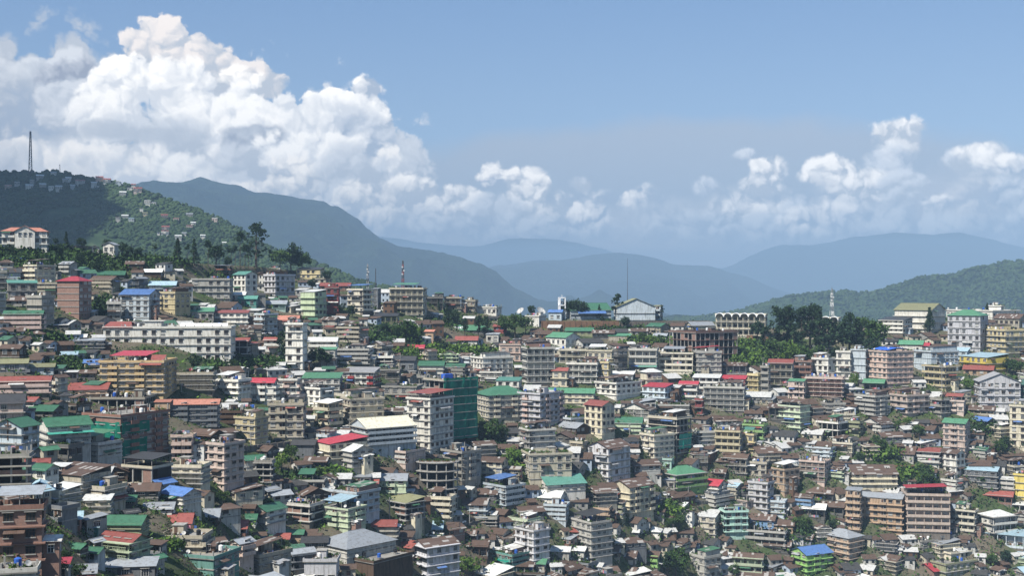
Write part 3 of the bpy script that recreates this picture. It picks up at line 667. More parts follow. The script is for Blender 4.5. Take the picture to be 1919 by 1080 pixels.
def ground_z(X, Y):
    px = PX0 + F * X / Y; lo, hi = crest(px), 1245.0
    if Y > depth(px, lo): return (PY0 - lo) / F * depth(px, lo)
    for _ in range(22):
        m_ = (lo + hi) / 2
        if depth(px, m_) > Y: lo = m_
        else: hi = m_
    return (PY0 - lo) / F * Y
def frame_at(px, az_a):
    phi = math.atan((px - PX0) / F); r_ = Vector((math.cos(phi), -math.sin(phi), 0)); d_ = Vector((math.sin(phi), math.cos(phi), 0))
    ex = math.cos(az_a) * r_ - math.sin(az_a) * d_
    return math.atan2(ex.y, ex.x)
OCC = np.zeros((1200, 2000), dtype=np.int32)
ALL = []
def building(x0, xc, x1, yt, yb, fl, sty, wall, roof, label=None, name='house', cat='house', group=None, dep=None, trim=None, seed=None, nick=None, Yd=None, noclut=False):
    """x0..x1 / yt..yb: extent of the walls in the photograph (1919 px wide); xc the near corner; the place on the slope follows from the base"""
    seed = seed if seed is not None else int(x0 * 7 + yb * 13)
    r = random.Random(seed)
    g = ground(xc, yb); 
    if Yd: g = Vector(((xc - PX0) / F * Yd, Yd, (PY0 - yb) / F * Yd))
    phi = math.atan((xc - PX0) / F); mpp = g.y / F * math.cos(phi)
    dl, dr = xc - x0, x1 - xc
    if dl < 3 or dr < 3:
        a = r.uniform(.03, .09) * (1 if dr < 3 else -1); w_ = (x1 - x0) * mpp; d_ = dep or min(max(w_ * .75, 4), 11)
        if dl < 3:     # corner at the left end: origin must be the right end
            g = g + Vector((math.cos(phi), -math.sin(phi), 0)) * w_
    else:
        k = (1.3 if dl >= dr else .77); ta = min(max(k * dr / dl, .12), 6.0); a = math.atan(ta)
        w_ = dl * mpp / math.cos(a); d_ = dr * mpp / math.sin(a)
        if dl > dr * 3.2: d_ = min(d_, 16)
    H = (yb - yt) * g.y / F
    th = frame_at(xc, a); ex, ey = Vector((math.cos(th), math.sin(th), 0)), Vector((-math.sin(th), math.cos(th), 0))
    if not Yd:
        q1, q2 = g - ex * w_, g + ey * min(d_, 3.0); lift = max(0.0, ground_z(q1.x, q1.y) - g.z, ground_z(q2.x, q2.y) - g.z)
        lift = min(lift, .45 * H if fl > 1 else .35 * H, 2.6); g = g + Vector((0, 0, lift)); H = H - lift * (.9 if fl > 1 else .45)
    fh = H / fl
    b = Bld(name, g, frame_at(xc, a), w_, d_, fl, fh, wall, seed)
    b.wk = r.choice('wwwddc'); b.seedrail = r.random()
    rt = roof[0]; rcc = ROOFS.get(roof[1:2], (.3, .3, .3)); rust = roof[1:2] in ('b',)
    j = r.uniform(.8, 1.15); rcc = tuple(c * j for c in rcc)
    tc_ = WALLS[trim] if trim else None
    b.walls(sty, trim=tc_)
    if tc_: b.col_t = tc_
    if rt in 'fptu':
        b.flat()
        if rt == 't':
            f0 = r.uniform(0, .3); x_a = -w_ + .3 + w_ * f0 * .5; b.shed(rcc, rust, x_a, min(-.3, x_a + w_ * r.uniform(.45, .8)), .5, d_ - .6, b.H + .1)
        if rt == 'u':
            n = min(12, max(2, int(w_ / 3)))
            for q in range(n + 1):
                for y in (.1, d_ / 2, d_ - .1): m = MB(); x = -w_ + .15 + (w_ - .3) * q / n; m.box(x - .15, x + .15, y - .15, y + .15, b.H + .1, b.H + r.uniform(1, 2.6), 'concrete'); b.part('column_stub', m)
        if rt == 'p':
            for _ in range(int(3 + w_ * d_ / 18)): b.put('potted_plants', small('pots%d' % r.randrange(5), _pots(r.randrange(5))), r.uniform(-w_ + 1.5, -1.5) if w_ > 4 else -w_ / 2, r.uniform(.4, d_ - .4), b.H + .1)
        if not noclut: b.clutter(b.H + .1, 1.45)
    elif rt == 'g': b.gable(rcc, rust, True)
    elif rt == 'x': b.gable(rcc, rust, False)
    elif rt == 'h': b.gable(rcc, rust, True, True)
    elif rt == 's':
        b.wm.box(-w_, 0, d_ - .15, d_, b.H, b.H + min(1.6, d_ * .15), b.mat)
        b.shed(rcc, rust, -w_, 0, 0, d_, b.H - .0, min(1.6, d_ * .15), False, 'roof', .08)
    elif rt == 'o':   # open top storey under a big sheet roof
        b.flat(parapet=True); b.shed(rcc, rust, -w_ + .2, -.2, .2, d_ - .2, b.H + .1, .7)
    # later additions: lean-to awnings, an extra room on part of the roof, a low annex at the side
    if fl >= 2 and w_ > 5 and not noclut:
        for _ in range(r.choice([0, 1, 1, 2, 3]) if fl > 2 else r.choice([0, 1, 1])):
            fc_ = r.random() < .65; L = w_ if fc_ else d_; u0 = r.uniform(0, L * .5); u1 = min(L, u0 + r.uniform(2.5, 6)); z = fh * r.randint(1, fl) - .35; m = MB(); pr = r.uniform(1.0, 1.9)
            p = lambda u, o, zz: b.fpos(0 if fc_ else 1, u, o, zz)
            m.slab([p(u0, .05, z), p(u1, .05, z), p(u1, pr, z - .45), p(u0, pr, z - .45)], .06, 'rusty_tin')
            b.part('awning', m, ROOFS[r.choice('bbbywkrgu')])
        if rt in 'fp' and w_ > 6.5 and r.random() < .55:
            f0 = r.choice([0, .45, .55]); x_a = -w_ + w_ * f0 + .3; x_b = min(-.3, x_a + w_ * r.uniform(.35, .55)); hh = min(2.6, fh); m = MB(); y0 = r.uniform(.6, 2.0); y1 = d_ - .4
            if y1 - y0 > 1.5 and x_b - x_a > 2:
                m.box(x_a, x_b, y0, y1, b.H + .1, b.H + .1 + hh, r.choice(['plaster', 'plaster', 'brick', 'wood'])); b.part('roof_room', m)
                for q in range(max(1, int((x_b - x_a) / 2.6))): b.put('window', win_mesh(1.0, 1.2, 'w'), x_a + (q + .5) * (x_b - x_a) / max(1, int((x_b - x_a) / 2.6)), y0 - .01, b.H + .9)
                b.shed(ROOFS[r.choice('bbywkg')], True, x_a, x_b, y0, y1, b.H + hh, .5, False, 'roof_room_roof', .12)
        if r.random() < .3 and 4 < d_ < 12:
            aw = r.uniform(2.0, 3.2); nf = r.randint(1, max(1, min(2, fl - 1))); ah = fh * nf; y0 = d_ * r.uniform(.1, .5); y1 = min(d_, y0 + r.uniform(2.5, 3.6)); m = MB(); m.box(.02, aw, y0, y1, -b.F, ah, r.choice(['plaster', 'plaster', 'wood', 'brick'])); b.part('annex', m, WALLS[r.choice('CLCtWKB')])
            for k in range(nf):
                b.put('window', win_mesh(.9, 1.1, 'w'), aw * .5, y0 - .01, fh * k + .9); b.put('window', win_mesh(.9, 1.1, 'w'), aw + .01, (y0 + y1) / 2, fh * k + .9, math.pi / 2)
            m = MB(); m.slab([(-.0, y0 - .4, ah + .1), (aw + .4, y0 - .4, ah), (aw + .4, y1 + .3, ah + .4), (0, y1 + .3, ah + .5)], .07, 'rusty_tin'); b.part('annex_roof', m, ROOFS[r.choice('bbyw')])
    b.done()
    # occupancy in the picture
    rh = 0 if rt in 'fu' else 6 if rt in 'pto' else 4 + min(w_, d_) * .5 * .42 * F / g.y if rt in 'gxh' else 4
    xa, xb, ya, yb2 = int(max(0, x0)), int(min(1999, x1)), int(max(0, yt - rh)), int(min(1199, yb))
    if xb > xa: OCC[ya:yb2, xa:xb] = np.maximum(OCC[ya:yb2, xa:xb], int(yb))
    ALL.append(dict(o=b.root, b=b, x=(x0 + x1) / 2, y=(yt + yb) / 2, x0=x0, x1=x1, yt=yt, yb=yb, fl=fl, wall=wall, roof=roof, label=label, nick=nick, cat=cat, sty=sty))
    b.root['category'] = cat
    if group: b.root['group'] = group
    return b
# x0 xc x1 top base floors faces wall roof | label | short name used when a neighbour is described
DATA = '''
15 15 70 531 560 2 ww G st | grey two-storey house with a teal sheet roof at the far left above the white marquee | teal roofed grey house
68 105 108 534 560 2 bw C fG | cream and green house with grey flat top, between teal roofed house and brick tower | 
107 148 172 527 600 5 pw R hm | five-storey bare brick tower with a small red hip roof, left side of town | brick tower
50 78 102 560 612 3 pw G fG | grey building with a slanting side wall in front of the brick tower's left foot |
8 78 82 590 628 3 VV L gg t=P | pale grey house with dark green barrel-like roof and long balconies, far left |
6 44 46 622 634 1 ww W gb | low white house under a dark hip roof below the long balconies at far left |
55 80 84 628 645 1 ww W hb | tiny white cottage with a brown hip roof above the long dark shed, far left |
0 36 50 655 674 1 ww K gb | brown timber house with white window frames at the left edge above the olive roofs |
42 100 102 655 664 1 vw D sy | long low open shed with a thin grey roof behind the brown timber house |
115 143 146 666 678 1 ww S gl | small blue grey house half hidden in bushes left of the yellow hotel |
-5 50 54 682 702 1 wb S gv | house with an olive gable roof and pale blue gable at the left edge |
55 100 103 690 708 1 wp B gv | pale blue house with olive roof right of its olive roofed twin |
203 226 228 570 605 3 vw L fG | narrow grey annex with balconies on the left side of the blue roofed building |
225 279 300 552 603 4 wb B gu | tall pale blue building with bright blue gable roof beside the yellow one, upper left | blue roofed building
280 328 332 535 560 2 ww B gl | block with light blue roof behind the pale yellow building, upper left |
283 328 357 552 592 3 bw Y fG | pale yellow three-storey building with rooftop rooms beside the blue roofed building | pale yellow block
333 430 438 507 526 2 wf R oy | 
360 430 437 526 570 3 ww L fG | big half-built block with brick upper floors and pale lower floors, upper left | half brick block
437 460 482 515 556 3 ww W gt | white and pale blue house with a teal roof right of the half brick block |
430 458 462 555 570 1 ww W gw | small white house with a flat white roof below the half brick block |
447 480 484 563 580 1 ww T gt | small teal painted house right of the small white house, upper left |
325 400 402 588 606 1 ww L sG | long grey rooftop annex behind the long white institution |
402 464 468 588 616 2 ww W sr | white wing with red-brown strip roof and dish behind the long white institution's right end |
196 432 447 617 690 4 wp W fG | very long white institution with four rows of windows and a red roofed left end | long white institution
433 464 470 640 676 2 fw W gr | white red-roofed wing on stilts at the right end of the long white institution |
160 190 192 680 706 2 bw Y gu | pale yellow wing with a light blue roof on the left of the hotel |
187 306 332 682 752 5 bb h tm | wide yellow hotel block with balconies and partial rose red roofs, left | yellow hotel
-8 92 97 716 752 2 vw P gr t=P | pink banded school-like block with a dull red gable roof at the left edge | pink banded block
88 200 202 732 756 2 ww O sr | long tan block under a red-brown lean-to roof left of the yellow hotel |
115 132 134 744 765 1 pw W hk | little white turret with a black conical roof in front of the long tan block |
122 144 147 702 722 1 vw D sw | small shed with a bright white sheet roof left of the yellow hotel |
148 178 181 702 720 1 vw D gb |
312 398 404 704 745 3 vv t pG | open fronted block with a planted roof right of the yellow hotel |
402 446 470 718 752 2 ww W tw | white two-storey house with a pale patched tin top, right of the planted open block |
236 268 271 496 508 1 ww K gb | 
270 302 306 512 526 1 pw K gw | dark brown house with a white gable roof high on the left slope |
182 232 236 516 524 1 ww D gg | low dark green roofed house on the upper left slope above the blue roofed building |
-4 12 14 512 545 3 ww G fG | sliver of a grey building cut by the left edge above the teal roofed house |
130 192 195 612 628 1 ww D sb |
82 128 132 612 624 1 vw D sw |
132 160 163 634 648 1 ww D gw |
140 194 197 640 662 2 ww S sy | slate blue house with a grey top left of the long white institution |
495 516 553 518 555 3 ww V fG t=b | white and blue lined three-storey building below the big dark tree, upper centre left | blue lined building
507 524 526 507 517 1 pp W fG | white rooftop block standing above the blue lined building |
555 600 608 506 526 2 ww Y sk | yellow green house with a dark flat eave by the ridge trees | yellow green ridge house
588 618 622 524 532 1 ww t fG |
600 655 658 536 546 1 ww R gr | long low building with a dull red roof behind the red walled house |
610 634 637 540 590 4 ww M fG | tall narrow house with a dark red upper wall behind the green walled block | red walled house
563 590 612 548 598 4 pw N sw | four-storey block, green walled on the left and white on the right, upper centre left | green walled block
498 535 540 572 586 1 vw e gy | 
651 680 700 545 592 4 wv C ou | cream four-storey block whose top deck is covered by a blue roof, on the ridge | blue topped cream block
697 708 714 542 580 3 ww S sy |
730 792 800 543 600 4 vw C tG | big cream apartment block with four long balconies just below the lattice mast | big cream apartment block
798 830 835 560 586 2 vv D fG | dark grey two-storey house right of the big cream apartment block |
833 864 868 560 586 2 vv t fG | beige house with open verandahs, second to the right of the big cream apartment block |
866 890 895 566 590 2 bw t fG |
895 930 940 580 594 1 ww W fG | low white flat house at the right end of the ridge row by the bushy trees |
700 744 748 596 612 1 vw A sk | green house with a dark roof and deep balcony on a stone base under the ridge |
535 567 576 610 700 6 wp W fG t=P | tall slim white tower with pink stripes and a dark tree before it | slim pink striped tower
511 558 562 600 632 2 ww P go | pink house with an orange roof just behind the slim pink striped tower |
495 522 526 638 668 2 vw W gr | white house with an orange red roof left of the slim pink striped tower |
578 630 634 640 664 2 vw W gw | 
598 628 632 656 690 2 ww L sG |
626 690 696 658 694 3 vv L fG | long pale grey three-deck house in the middle left below the green slope |
750 793 796 655 668 1 vw W gm | low white kiosk with a rose red roof on the green terrace | rose roofed kiosk
797 812 816 625 646 1 ww O go | tiny orange roofed brick house left of the teal hall |
823 921 923 621 634 1 wp D hG | wide hall with a bright teal green hip roof carrying white letters, centre | teal hall
856 894 896 640 654 1 ww W gr | small white house with a red roof in front of the teal hall | small red roofed house
911 934 937 630 646 1 ww L sy | small pale grey house right of the small red roofed house |
925 946 950 614 626 1 vw M gr | 
935 945 962 648 672 2 ww C sr |
690 735 738 672 695 2 fw W fG | 
735 776 782 680 704 1 ww S gk | slate wall house with a black gable roof in the middle left |
785 830 834 686 712 2 pw L gg |
830 868 874 690 712 2 vw G gg |
640 700 712 700 733 2 bv W sM t=M | house with a red band and red canopy over white balconies, middle left |
566 636 642 710 738 2 ww L sG | long pale grey wall-like house left of the red banded house |
710 748 752 696 722 2 vv G fG |
748 798 804 712 730 1 vv G uG |
470 512 520 718 765 3 bb W gm | white three-storey house with a rose red gable roof, left of centre | rose gabled white house
518 556 562 715 762 3 bb W pG t=P | pinkish white block with a planted roof right of the rose gabled white house |
566 600 626 732 768 2 ww W tb |
628 656 716 746 792 3 vw C pG | cream building with a green planted roof along the middle road |
716 780 792 728 766 2 ww G fG |
882 905 962 674 712 3 ww W fG | white four-square block with dark rooms on its roof, left of the striped balcony slab |
795 832 893 716 834 7 fp t uG | tall unfinished tower wrapped in deep green safety netting, centre | green netted tower
762 806 851 752 856 7 ww W or | tall white seven-storey tower with a maroon top roof, centre | white seven-storey tower
890 915 992 742 796 4 wb C hg | long cream block under a grey green hip roof right of the green netted tower | grey green hipped block
900 940 946 700 722 2 vw L fG |
930 972 978 715 742 2 ww W st |
1052 1070 1146 583 600 1 wg B gg | blue and white church hall with a dark green roof on the ridge | blue ridge church
1028 1052 1056 586 602 1 ww B gu | small blue and white house left of the blue ridge church |
1150 1157 1228 575 603 2 wp B xv | large pale blue gable fronted hall with an olive roof on the ridge | pale blue gable hall
1225 1238 1242 574 602 3 bw B sv | 
985 1010 1023 596 614 1 ww W fG | white blue house carrying two big dish antennas on the ridge | dish antenna house
1060 1110 1113 622 632 1 ww A gg | row of low green tin sheds under the brown retaining wall |
1110 1150 1153 626 638 1 vw D gb |
1023 1060 1087 636 654 1 ww W gG | white house with a vivid green gable roof, centre right | vivid green roofed house
1225 1248 1252 630 640 1 ww L gy | small grey roofed house left of the ruined frame |
1185 1214 1216 622 634 1 ww L gb |
1140 1180 1183 632 642 1 pw t sG |
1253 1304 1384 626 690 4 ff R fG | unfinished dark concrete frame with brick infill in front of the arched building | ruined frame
1300 1306 1352 663 706 4 pw L tm | plain silver grey block with a rose red rooftop roof and two white tanks | silver grey block
978 988 1040 655 726 5 gv L fG t=G | tall slab of five striped balcony rows with a blue ground floor, centre right | striped balcony slab
937 975 980 648 680 2 ww P fG |
1035 1062 1066 695 728 2 ww C gr | cream house with a bright red roof between balcony slab and grey veranda block |
1062 1118 1122 684 724 3 vw W fG |
1048 1098 1102 658 684 2 vw C fG |
1100 1146 1150 660 690 2 ww C tw | cream house with a white tin rooftop behind the grey veranda block |
1150 1158 1176 658 706 4 ww D fG |
1120 1140 1148 682 722 3 ww Y fG |
1178 1230 1234 658 704 3 vw L fG | 
1234 1298 1302 665 706 3 vw C ty | cream block with a striped tin rooftop left of the silver grey block |
1197 1228 1232 690 706 1 vw A gt |
1125 1186 1190 706 720 1 ww B sw | small blue house with a white sheet top in the centre right |
1200 1212 1240 698 734 2 pw C hw | cream block with blank wall and a pale hip roof, centre right |
1010 1112 1116 738 768 2 ww C gG | long cream building with a long green roof, centre right | long green roofed building
1115 1155 1202 722 752 2 ww W tb |
1203 1246 1262 728 758 2 ww B sm |
1273 1306 1310 722 752 2 vw W gm |
1298 1348 1352 710 738 2 vw W sw |
1352 1396 1400 712 732 2 bw M sm | small dark red house with a rose roof and balcony, right of centre |
1402 1420 1428 705 738 3 vw Y fG |
1350 1398 1402 690 708 1 vw S sb |
1426 1440 1444 690 740 4 vw G fG |
1318 1394 1398 730 782 4 vw L pG | wide pale grey block of four long verandahs with plants on the roof, right of centre | wide veranda block
1303 1316 1320 752 784 2 vw M fG |
1645 1692 1710 602 632 3 vw W sk | white three-storey building in front of the big white hall, right | 
1675 1745 1772 582 626 3 pp W gv | big blank white hall with a shallow olive roof on the right ridge | big white hall
1770 1860 1912 586 600 1 ww W fG | long low white complex on the right skyline |
1850 1876 1880 574 590 2 pw W fG | white square tower block on the right skyline complex |
1775 1837 1852 592 662 5 ww V hG | tall lavender block with a small green roof, upper right | lavender block
1838 1884 1925 622 672 4 ww Y fG | yellow school-like block with rows of windows at the right edge | yellow window block
1862 1910 1925 600 616 1 ww t gb | beige house with a brown roof behind the yellow window block |
1627 1662 1712 662 730 6 ww P fG | pink six-storey block with a blue tarpaulin on its roof, right | pink tarpaulin block
1567 1593 1597 662 715 4 ww W fG |
1595 1622 1627 658 716 4 pw B fG | pale blue four-storey house squeezed left of the pink tarpaulin block |
1712 1745 1796 662 705 3 pw B fG | pale blue grey blank sided block right of the pink tarpaulin block |
1675 1728 1732 648 660 1 pw W gG | white hall with a green gable roof behind the pink tarpaulin block |
1712 1740 1744 650 662 1 ww R gm |
1760 1812 1818 660 682 2 ww B sl |
1797 1850 1890 672 704 2 bp y sl | bright yellow fronted building with a pale blue flat roof, right | yellow fronted building
1728 1772 1798 690 736 3 vv Y fG | yellow three-storey house with round corner balconies below the pale blue grey block |
1440 1484 1488 682 728 3 vw t gr | beige house with a reddish roof, leftmost in the row right of the green gully |
1487 1520 1524 680 715 3 vw R fG |
1500 1520 1524 672 682 1 pw R sw | 
1522 1552 1566 676 716 3 ww W fG | bright white three-storey house left of the pale blue pair, right |
1477 1506 1510 716 752 3 bw P sG |
1510 1578 1583 712 754 4 vw P fG t=R | house of four red-brown balcony bands, right of centre | red banded house
1618 1655 1660 722 742 1 vw D gG | open shed with a green gable roof left of the pink tarpaulin block's foot |
1680 1735 1742 740 756 1 vw D pG |
1825 1836 1912 716 766 3 wb V xV | lavender white three-storey house with a centre gable at the right edge |
1805 1860 1864 696 710 1 ww O gr |
1898 1925 1930 722 770 3 vv T fG |
-10 40 74 800 856 3 pw B xg | white gabled church with a tall dark cross at the left edge | gabled cross church
74 90 172 800 848 3 pw W gg | white church wing with a large dark green roof and a teal awning, left | dark green church wing
155 226 320 785 872 5 pb R uG | large half-built block wrapped partly in green netting, left | green netted block
168 270 292 752 770 1 fv t fG |
125 184 230 838 880 3 ww L tG | pale grey block with rooftop rooms in front of the green netted block |
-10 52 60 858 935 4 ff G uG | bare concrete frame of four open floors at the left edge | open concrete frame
90 128 155 845 870 1 vw D pG |
290 318 322 758 782 1 pw O so | orange painted wing on the left of the grey blue apartments | 
316 408 412 758 815 4 bw S go | grey blue apartment block with white frames and a long orange roof, left | grey blue apartments
80 152 210 895 935 2 pw t sb |
84 118 152 922 960 3 bw C sw | cream three-storey house with a pale sheet roof left of the slate walled loft, lower left |
150 206 212 893 922 1 pw S sw | long slate walled loft under a pale sheet roof, lower left | slate walled loft
140 196 236 922 962 2 vw t fG | 
230 285 322 885 920 1 fp C ok | 
318 376 394 880 925 3 ww C fG | cream three-storey block with flat overhanging slab in front of the pink blue block |
322 360 366 822 880 3 bw P fG |
358 390 394 840 885 3 bw b gb | bright blue painted middle section of the pink and blue block |
388 420 458 838 925 5 ww P fG t=b | large pink block with blue banded right side, lower left | pink blue block
278 298 328 910 925 1 ww L gu |
302 342 378 930 960 2 ww W gu | white house with a vivid blue roof and balconies, lower left | vivid blue roofed house
235 296 302 922 940 1 ww D gb |
155 205 212 940 978 2 ww C sw | cream house with a pale lean-to sheet roof, lower left | 
204 250 258 942 960 1 vw D gg |
192 262 280 984 1015 2 ww A gg | olive house with a large dark green gable roof, lower left |
270 322 328 956 972 1 vw W gy |
83 184 188 995 1022 1 ww T sl | long teal walled shed with a pale sheet roof, lower left | teal walled shed
-5 78 86 958 1080 3 ww R oy | red brick unfinished house with patched sheets on top, bottom left corner | corner brick house
278 356 364 984 1005 1 ww K gr | brown timber house with a red roof and small white windows, lower left | red roofed timber house
342 408 414 972 992 1 ww K gy | dark house with a weathered grey and yellow sheet roof, lower left |
372 460 466 994 1015 1 vw R gr | brick verandah house with a long red-orange roof, lower left | long red roofed verandah house
438 478 482 976 992 1 ww W gg |
408 452 456 775 808 2 vw K uG |
442 478 482 772 800 2 ww C pG |
440 478 503 788 838 3 ww Y fG | yellow corner house left of the grey four-storey flats |
503 568 574 762 834 4 bw t fG | grey beige four-storey flats with a red awning, left of centre | grey beige flats
588 616 642 758 806 3 vv C sw |
640 656 720 752 800 3 ww t fG | 
652 690 782 806 850 3 wv B gc | long building under a cream gable roof beside the white seven-storey tower | long cream roofed building
588 618 690 835 876 2 pw C sm | cream building with a narrow rose red strip roof by the parked cars | rose strip roofed building
548 588 594 838 864 1 pw S gk |
570 610 618 868 888 1 vw D gb |
460 500 520 848 862 1 vw D gb |
640 660 700 848 892 3 pw L xw | unpainted concrete house with a white gable sheet, left of centre |
698 760 798 852 884 2 vw P pG t=L | pinkish grey two-storey house with a planted roof below the long cream roofed building |
825 866 902 852 915 4 vb G uG | grey four-storey block with rooftop columns right of the white seven-storey tower |
900 940 952 868 914 3 ww C gb | pale cream house with a dark tin roof right of the grey block with rooftop columns |
478 508 514 870 920 3 fw G fG |
552 606 612 908 930 1 vw L tg |
606 668 712 930 982 3 bw B pt t=b | white and blue house with a planted terrace and teal shelter, lower centre left | blue trimmed terrace house
600 652 686 960 1006 3 bb N tl | pale green house with wide balconies and a green awning, lower centre left |
532 580 606 952 995 2 fw L uw | unfinished house with bare columns and a white sheet roof, lower centre left |
718 760 796 946 992 3 ff t sv | open bamboo-like frame house with a wide olive sheet roof, lower centre |
858 910 918 948 984 2 ww B gb | pale blue house with a patched rusty roof, lower centre |
905 948 984 916 962 3 bv B tu | white and pale blue house with a bright blue tarpaulin shelter, centre |
880 930 934 930 950 1 ww D gb |
970 1012 1056 742 806 5 bb V fG t=P | white and lavender block with pink balcony edges, centre | pink edged block
1095 1128 1152 762 828 4 ww C gr | cream block with a red shelter on top, centre right | red sheltered cream block
1215 1268 1296 788 862 5 wf t fw | brown unfinished tower with a piece of green netting, right of centre | netted brown tower
1200 1226 1264 820 872 4 bw C pG | cream and white block with a jungle of roof plants, right of centre | roof jungle block
1100 1140 1182 842 908 4 bw V gb | blue grey house with a rust red roof and red awnings, centre right | blue grey awning house
978 994 1072 856 912 3 ww C pG | cream three-storey block with a planted roof, centre | planted cream block
1003 1026 1098 910 934 2 ww W gt | white two-storey house with a wide teal green roof, centre | teal roofed white house
1230 1268 1326 893 928 2 wv n hG | bright green two-storey house with a teal roof, right of centre | bright green house
1298 1345 1362 912 944 3 wb W gm | white house with a rose red roof above the car terrace, right of centre | rose roofed white house
1340 1386 1392 812 872 4 vw Y fG | yellow olive house with rounded balconies, right of centre | yellow olive house
1390 1430 1438 800 834 2 vw n pG |
1388 1412 1418 818 850 2 ww Y tt |
1143 1180 1226 915 975 4 pb C gb | cream block under a brown gable roof with many dishes, centre right | brown gabled cream block
1226 1264 1270 905 925 1 ww G sy |
992 1048 1060 938 960 1 bw W gw |
1020 1060 1066 952 990 3 vw B fG |
1068 1140 1150 958 990 2 vw O uG |
1068 1108 1148 985 1060 5 ww L tk | pale grey five-deck block with a dark roof shelter, lower centre right | pale five-deck block
1150 1166 1172 945 985 3 vw A sb |
1282 1340 1350 972 1015 3 bw C sw | cream house with a whitish ribbed sheet roof, lower right of centre |
1350 1360 1402 962 1010 3 vb e fG | mint green house with balconies, lower right of centre | mint house
1370 1400 1432 945 962 1 ww P uG | small pink flat house above the mint house | small pink house
1402 1438 1450 910 968 4 ww V fG |
1285 1340 1400 936 962 2 vv L fG |
1320 1380 1384 870 890 1 vw D gb |
1353 1398 1406 862 900 2 vw t gb |
1398 1436 1442 872 905 2 ww t ub |
1230 1258 1262 868 890 1 ww e fG |
1322 1358 1362 890 905 1 vw D gb |
1440 1478 1484 770 800 1 vw D gb |
1459 1499 1518 766 814 4 ww N ob | pale green four-storey house with a reddish shelter on top, right | pale green house
1530 1570 1588 796 832 2 fw W fG | white house with an open columned top floor, right of the pale green house |
1585 1610 1618 795 822 2 vw A fG |
1603 1640 1664 746 790 4 Vb L fG | pale grey block with rounded balconies below the green gable shed, right |
1668 1700 1742 745 786 3 wb P pG | pale pink house with a planted roof below the pink tarpaulin block |
1742 1764 1780 752 786 2 vw G fG |
1767 1808 1818 795 862 5 bw P gG | pinkish five-storey house with a green gable roof, right | green gabled pink house
1767 1806 1810 755 782 2 bw P tr |
1800 1862 1866 772 785 1 vw t gb |
1822 1850 1866 792 806 1 vw D gu |
1892 1925 1930 765 850 6 wb C fw | tall cream block cut by the right edge |
1640 1712 1720 855 872 1 ww L gb | long single-storey barrack with a brown roof, right | long brown barrack
1717 1760 1764 850 880 2 vw W sr |
1760 1792 1808 852 900 3 ww W gb | white house with three floors and a brown roof, right of the long brown barrack | white brown roofed house
1495 1556 1572 844 868 2 bw B fw | white and sky blue house with a white top sheet, right | 
1498 1545 1556 870 916 4 vw P uG | pink three-banded house full of rooftop junk, right | pink banded house
1447 1470 1499 884 934 3 ww O tw | brick and light blue house right of centre |
1583 1600 1682 890 920 2 ww C gb | cream house with dark window frames under a long rusty roof, right |
1590 1690 1694 938 1008 5 bw O sy | tan block under a large grey sheet roof, lower right | large tan block
1585 1612 1616 922 1006 6 bw O sy | narrow tan wing on the left of the large tan block |
1690 1700 1780 930 1008 5 pv q tm | beige pink block with wide balconies and a rose red rooftop roof, lower right | rose topped pink block
1807 1868 1872 886 928 3 ww S sl | slate blue house with a flat pale roof and outside stair, right |
1872 1900 1904 902 930 2 vw L sw |
1820 1896 1900 935 955 1 vw R gr |
1900 1930 1935 895 945 3 pw y fG | bright yellow house cut by the right edge | bright yellow house
1830 1862 1905 972 1012 2 wv W hw | white pavilion-like house with a striped pale roof and round arch, lower right |
1868 1925 1930 952 968 1 vw L sw |
1790 1826 1832 962 1010 3 vw C pG |
1540 1590 1618 1010 1062 4 bw O hy | tan house with a light grey hip roof, bottom right | grey hipped tan house
1600 1678 1682 1022 1045 2 vw S sk |
1480 1512 1560 1042 1085 3 bb n gu | lime green and blue house with a bright blue gable roof, bottom right | lime and blue house
1820 1918 1925 1012 1040 1 vw B sl |
1688 1772 1832 1062 1100 2 pw A fG | low olive grey concrete block with a big flat terrace, bottom right |
1738 1782 1836 1044 1064 1 pp C fG |
1718 1750 1794 1074 1090 1 pw R gm |
1375 1428 1432 1050 1090 2 vw N gb | pale green verandah house with a rusty red roof, bottom right of centre |
1282 1320 1352 1050 1100 3 ww L pG | pale grey house with scruffy flat roof, bottom right of centre |
1370 1470 1482 1002 1040 2 vw L uG | grey and white terrace house with an orange corner, bottom right of centre |
1432 1480 1484 1028 1046 1 vw D gb |
1195 1232 1240 1045 1078 2 vw n gb | small lime green house with brown roof, bottom centre right |
1140 1190 1196 1050 1072 1 ww D gb |
1105 1160 1166 1040 1058 1 vw t gb |
1030 1066 1070 1038 1060 1 pw L gw | 
1066 1094 1100 1036 1055 1 pw L gw |
965 1000 1030 1000 1066 4 bw V uG | white lavender four-storey block with a planted roof, bottom centre | white lavender block
905 960 1002 1046 1078 2 bv T pG | teal house with a curved canopy and planted roof, bottom centre | teal curved house
870 930 934 975 996 2 ff G fG |
985 1020 1026 1060 1076 1 ww t gG |
590 650 745 1030 1062 2 pw L hy | grey roofed lilac house with a red band, bottom left of centre |
728 770 792 1030 1048 1 ww P gr | pinkish house with a red pyramid-like gable roof, bottom centre left | red gable house
770 800 862 1030 1095 3 gw V gb | lavender white house with a rusty patched roof and small tower, bottom centre left |
800 824 830 1012 1034 1 ww W fG |
640 700 776 1066 1110 1 pp K fG | 
570 630 636 1062 1110 1 ww V fG |
300 400 450 1052 1110 2 pw T fG | pale green house with a cluttered open roof, bottom left | cluttered green terrace
68 128 132 1066 1110 1 ww L sm |
180 290 296 1068 1100 1 ww S sy |
0 66 72 1082 1130 1 ww L fG |
125 150 166 1030 1046 1 ww D gg |
535 566 570 1004 1022 1 pw O gg | small house with a dark green gable roof and orange wall, bottom left of centre |
500 540 544 1012 1025 1 ww D gr |
470 500 536 960 1000 2 pw W gg | white house with dark green slopes beside the round tree, lower left of centre |
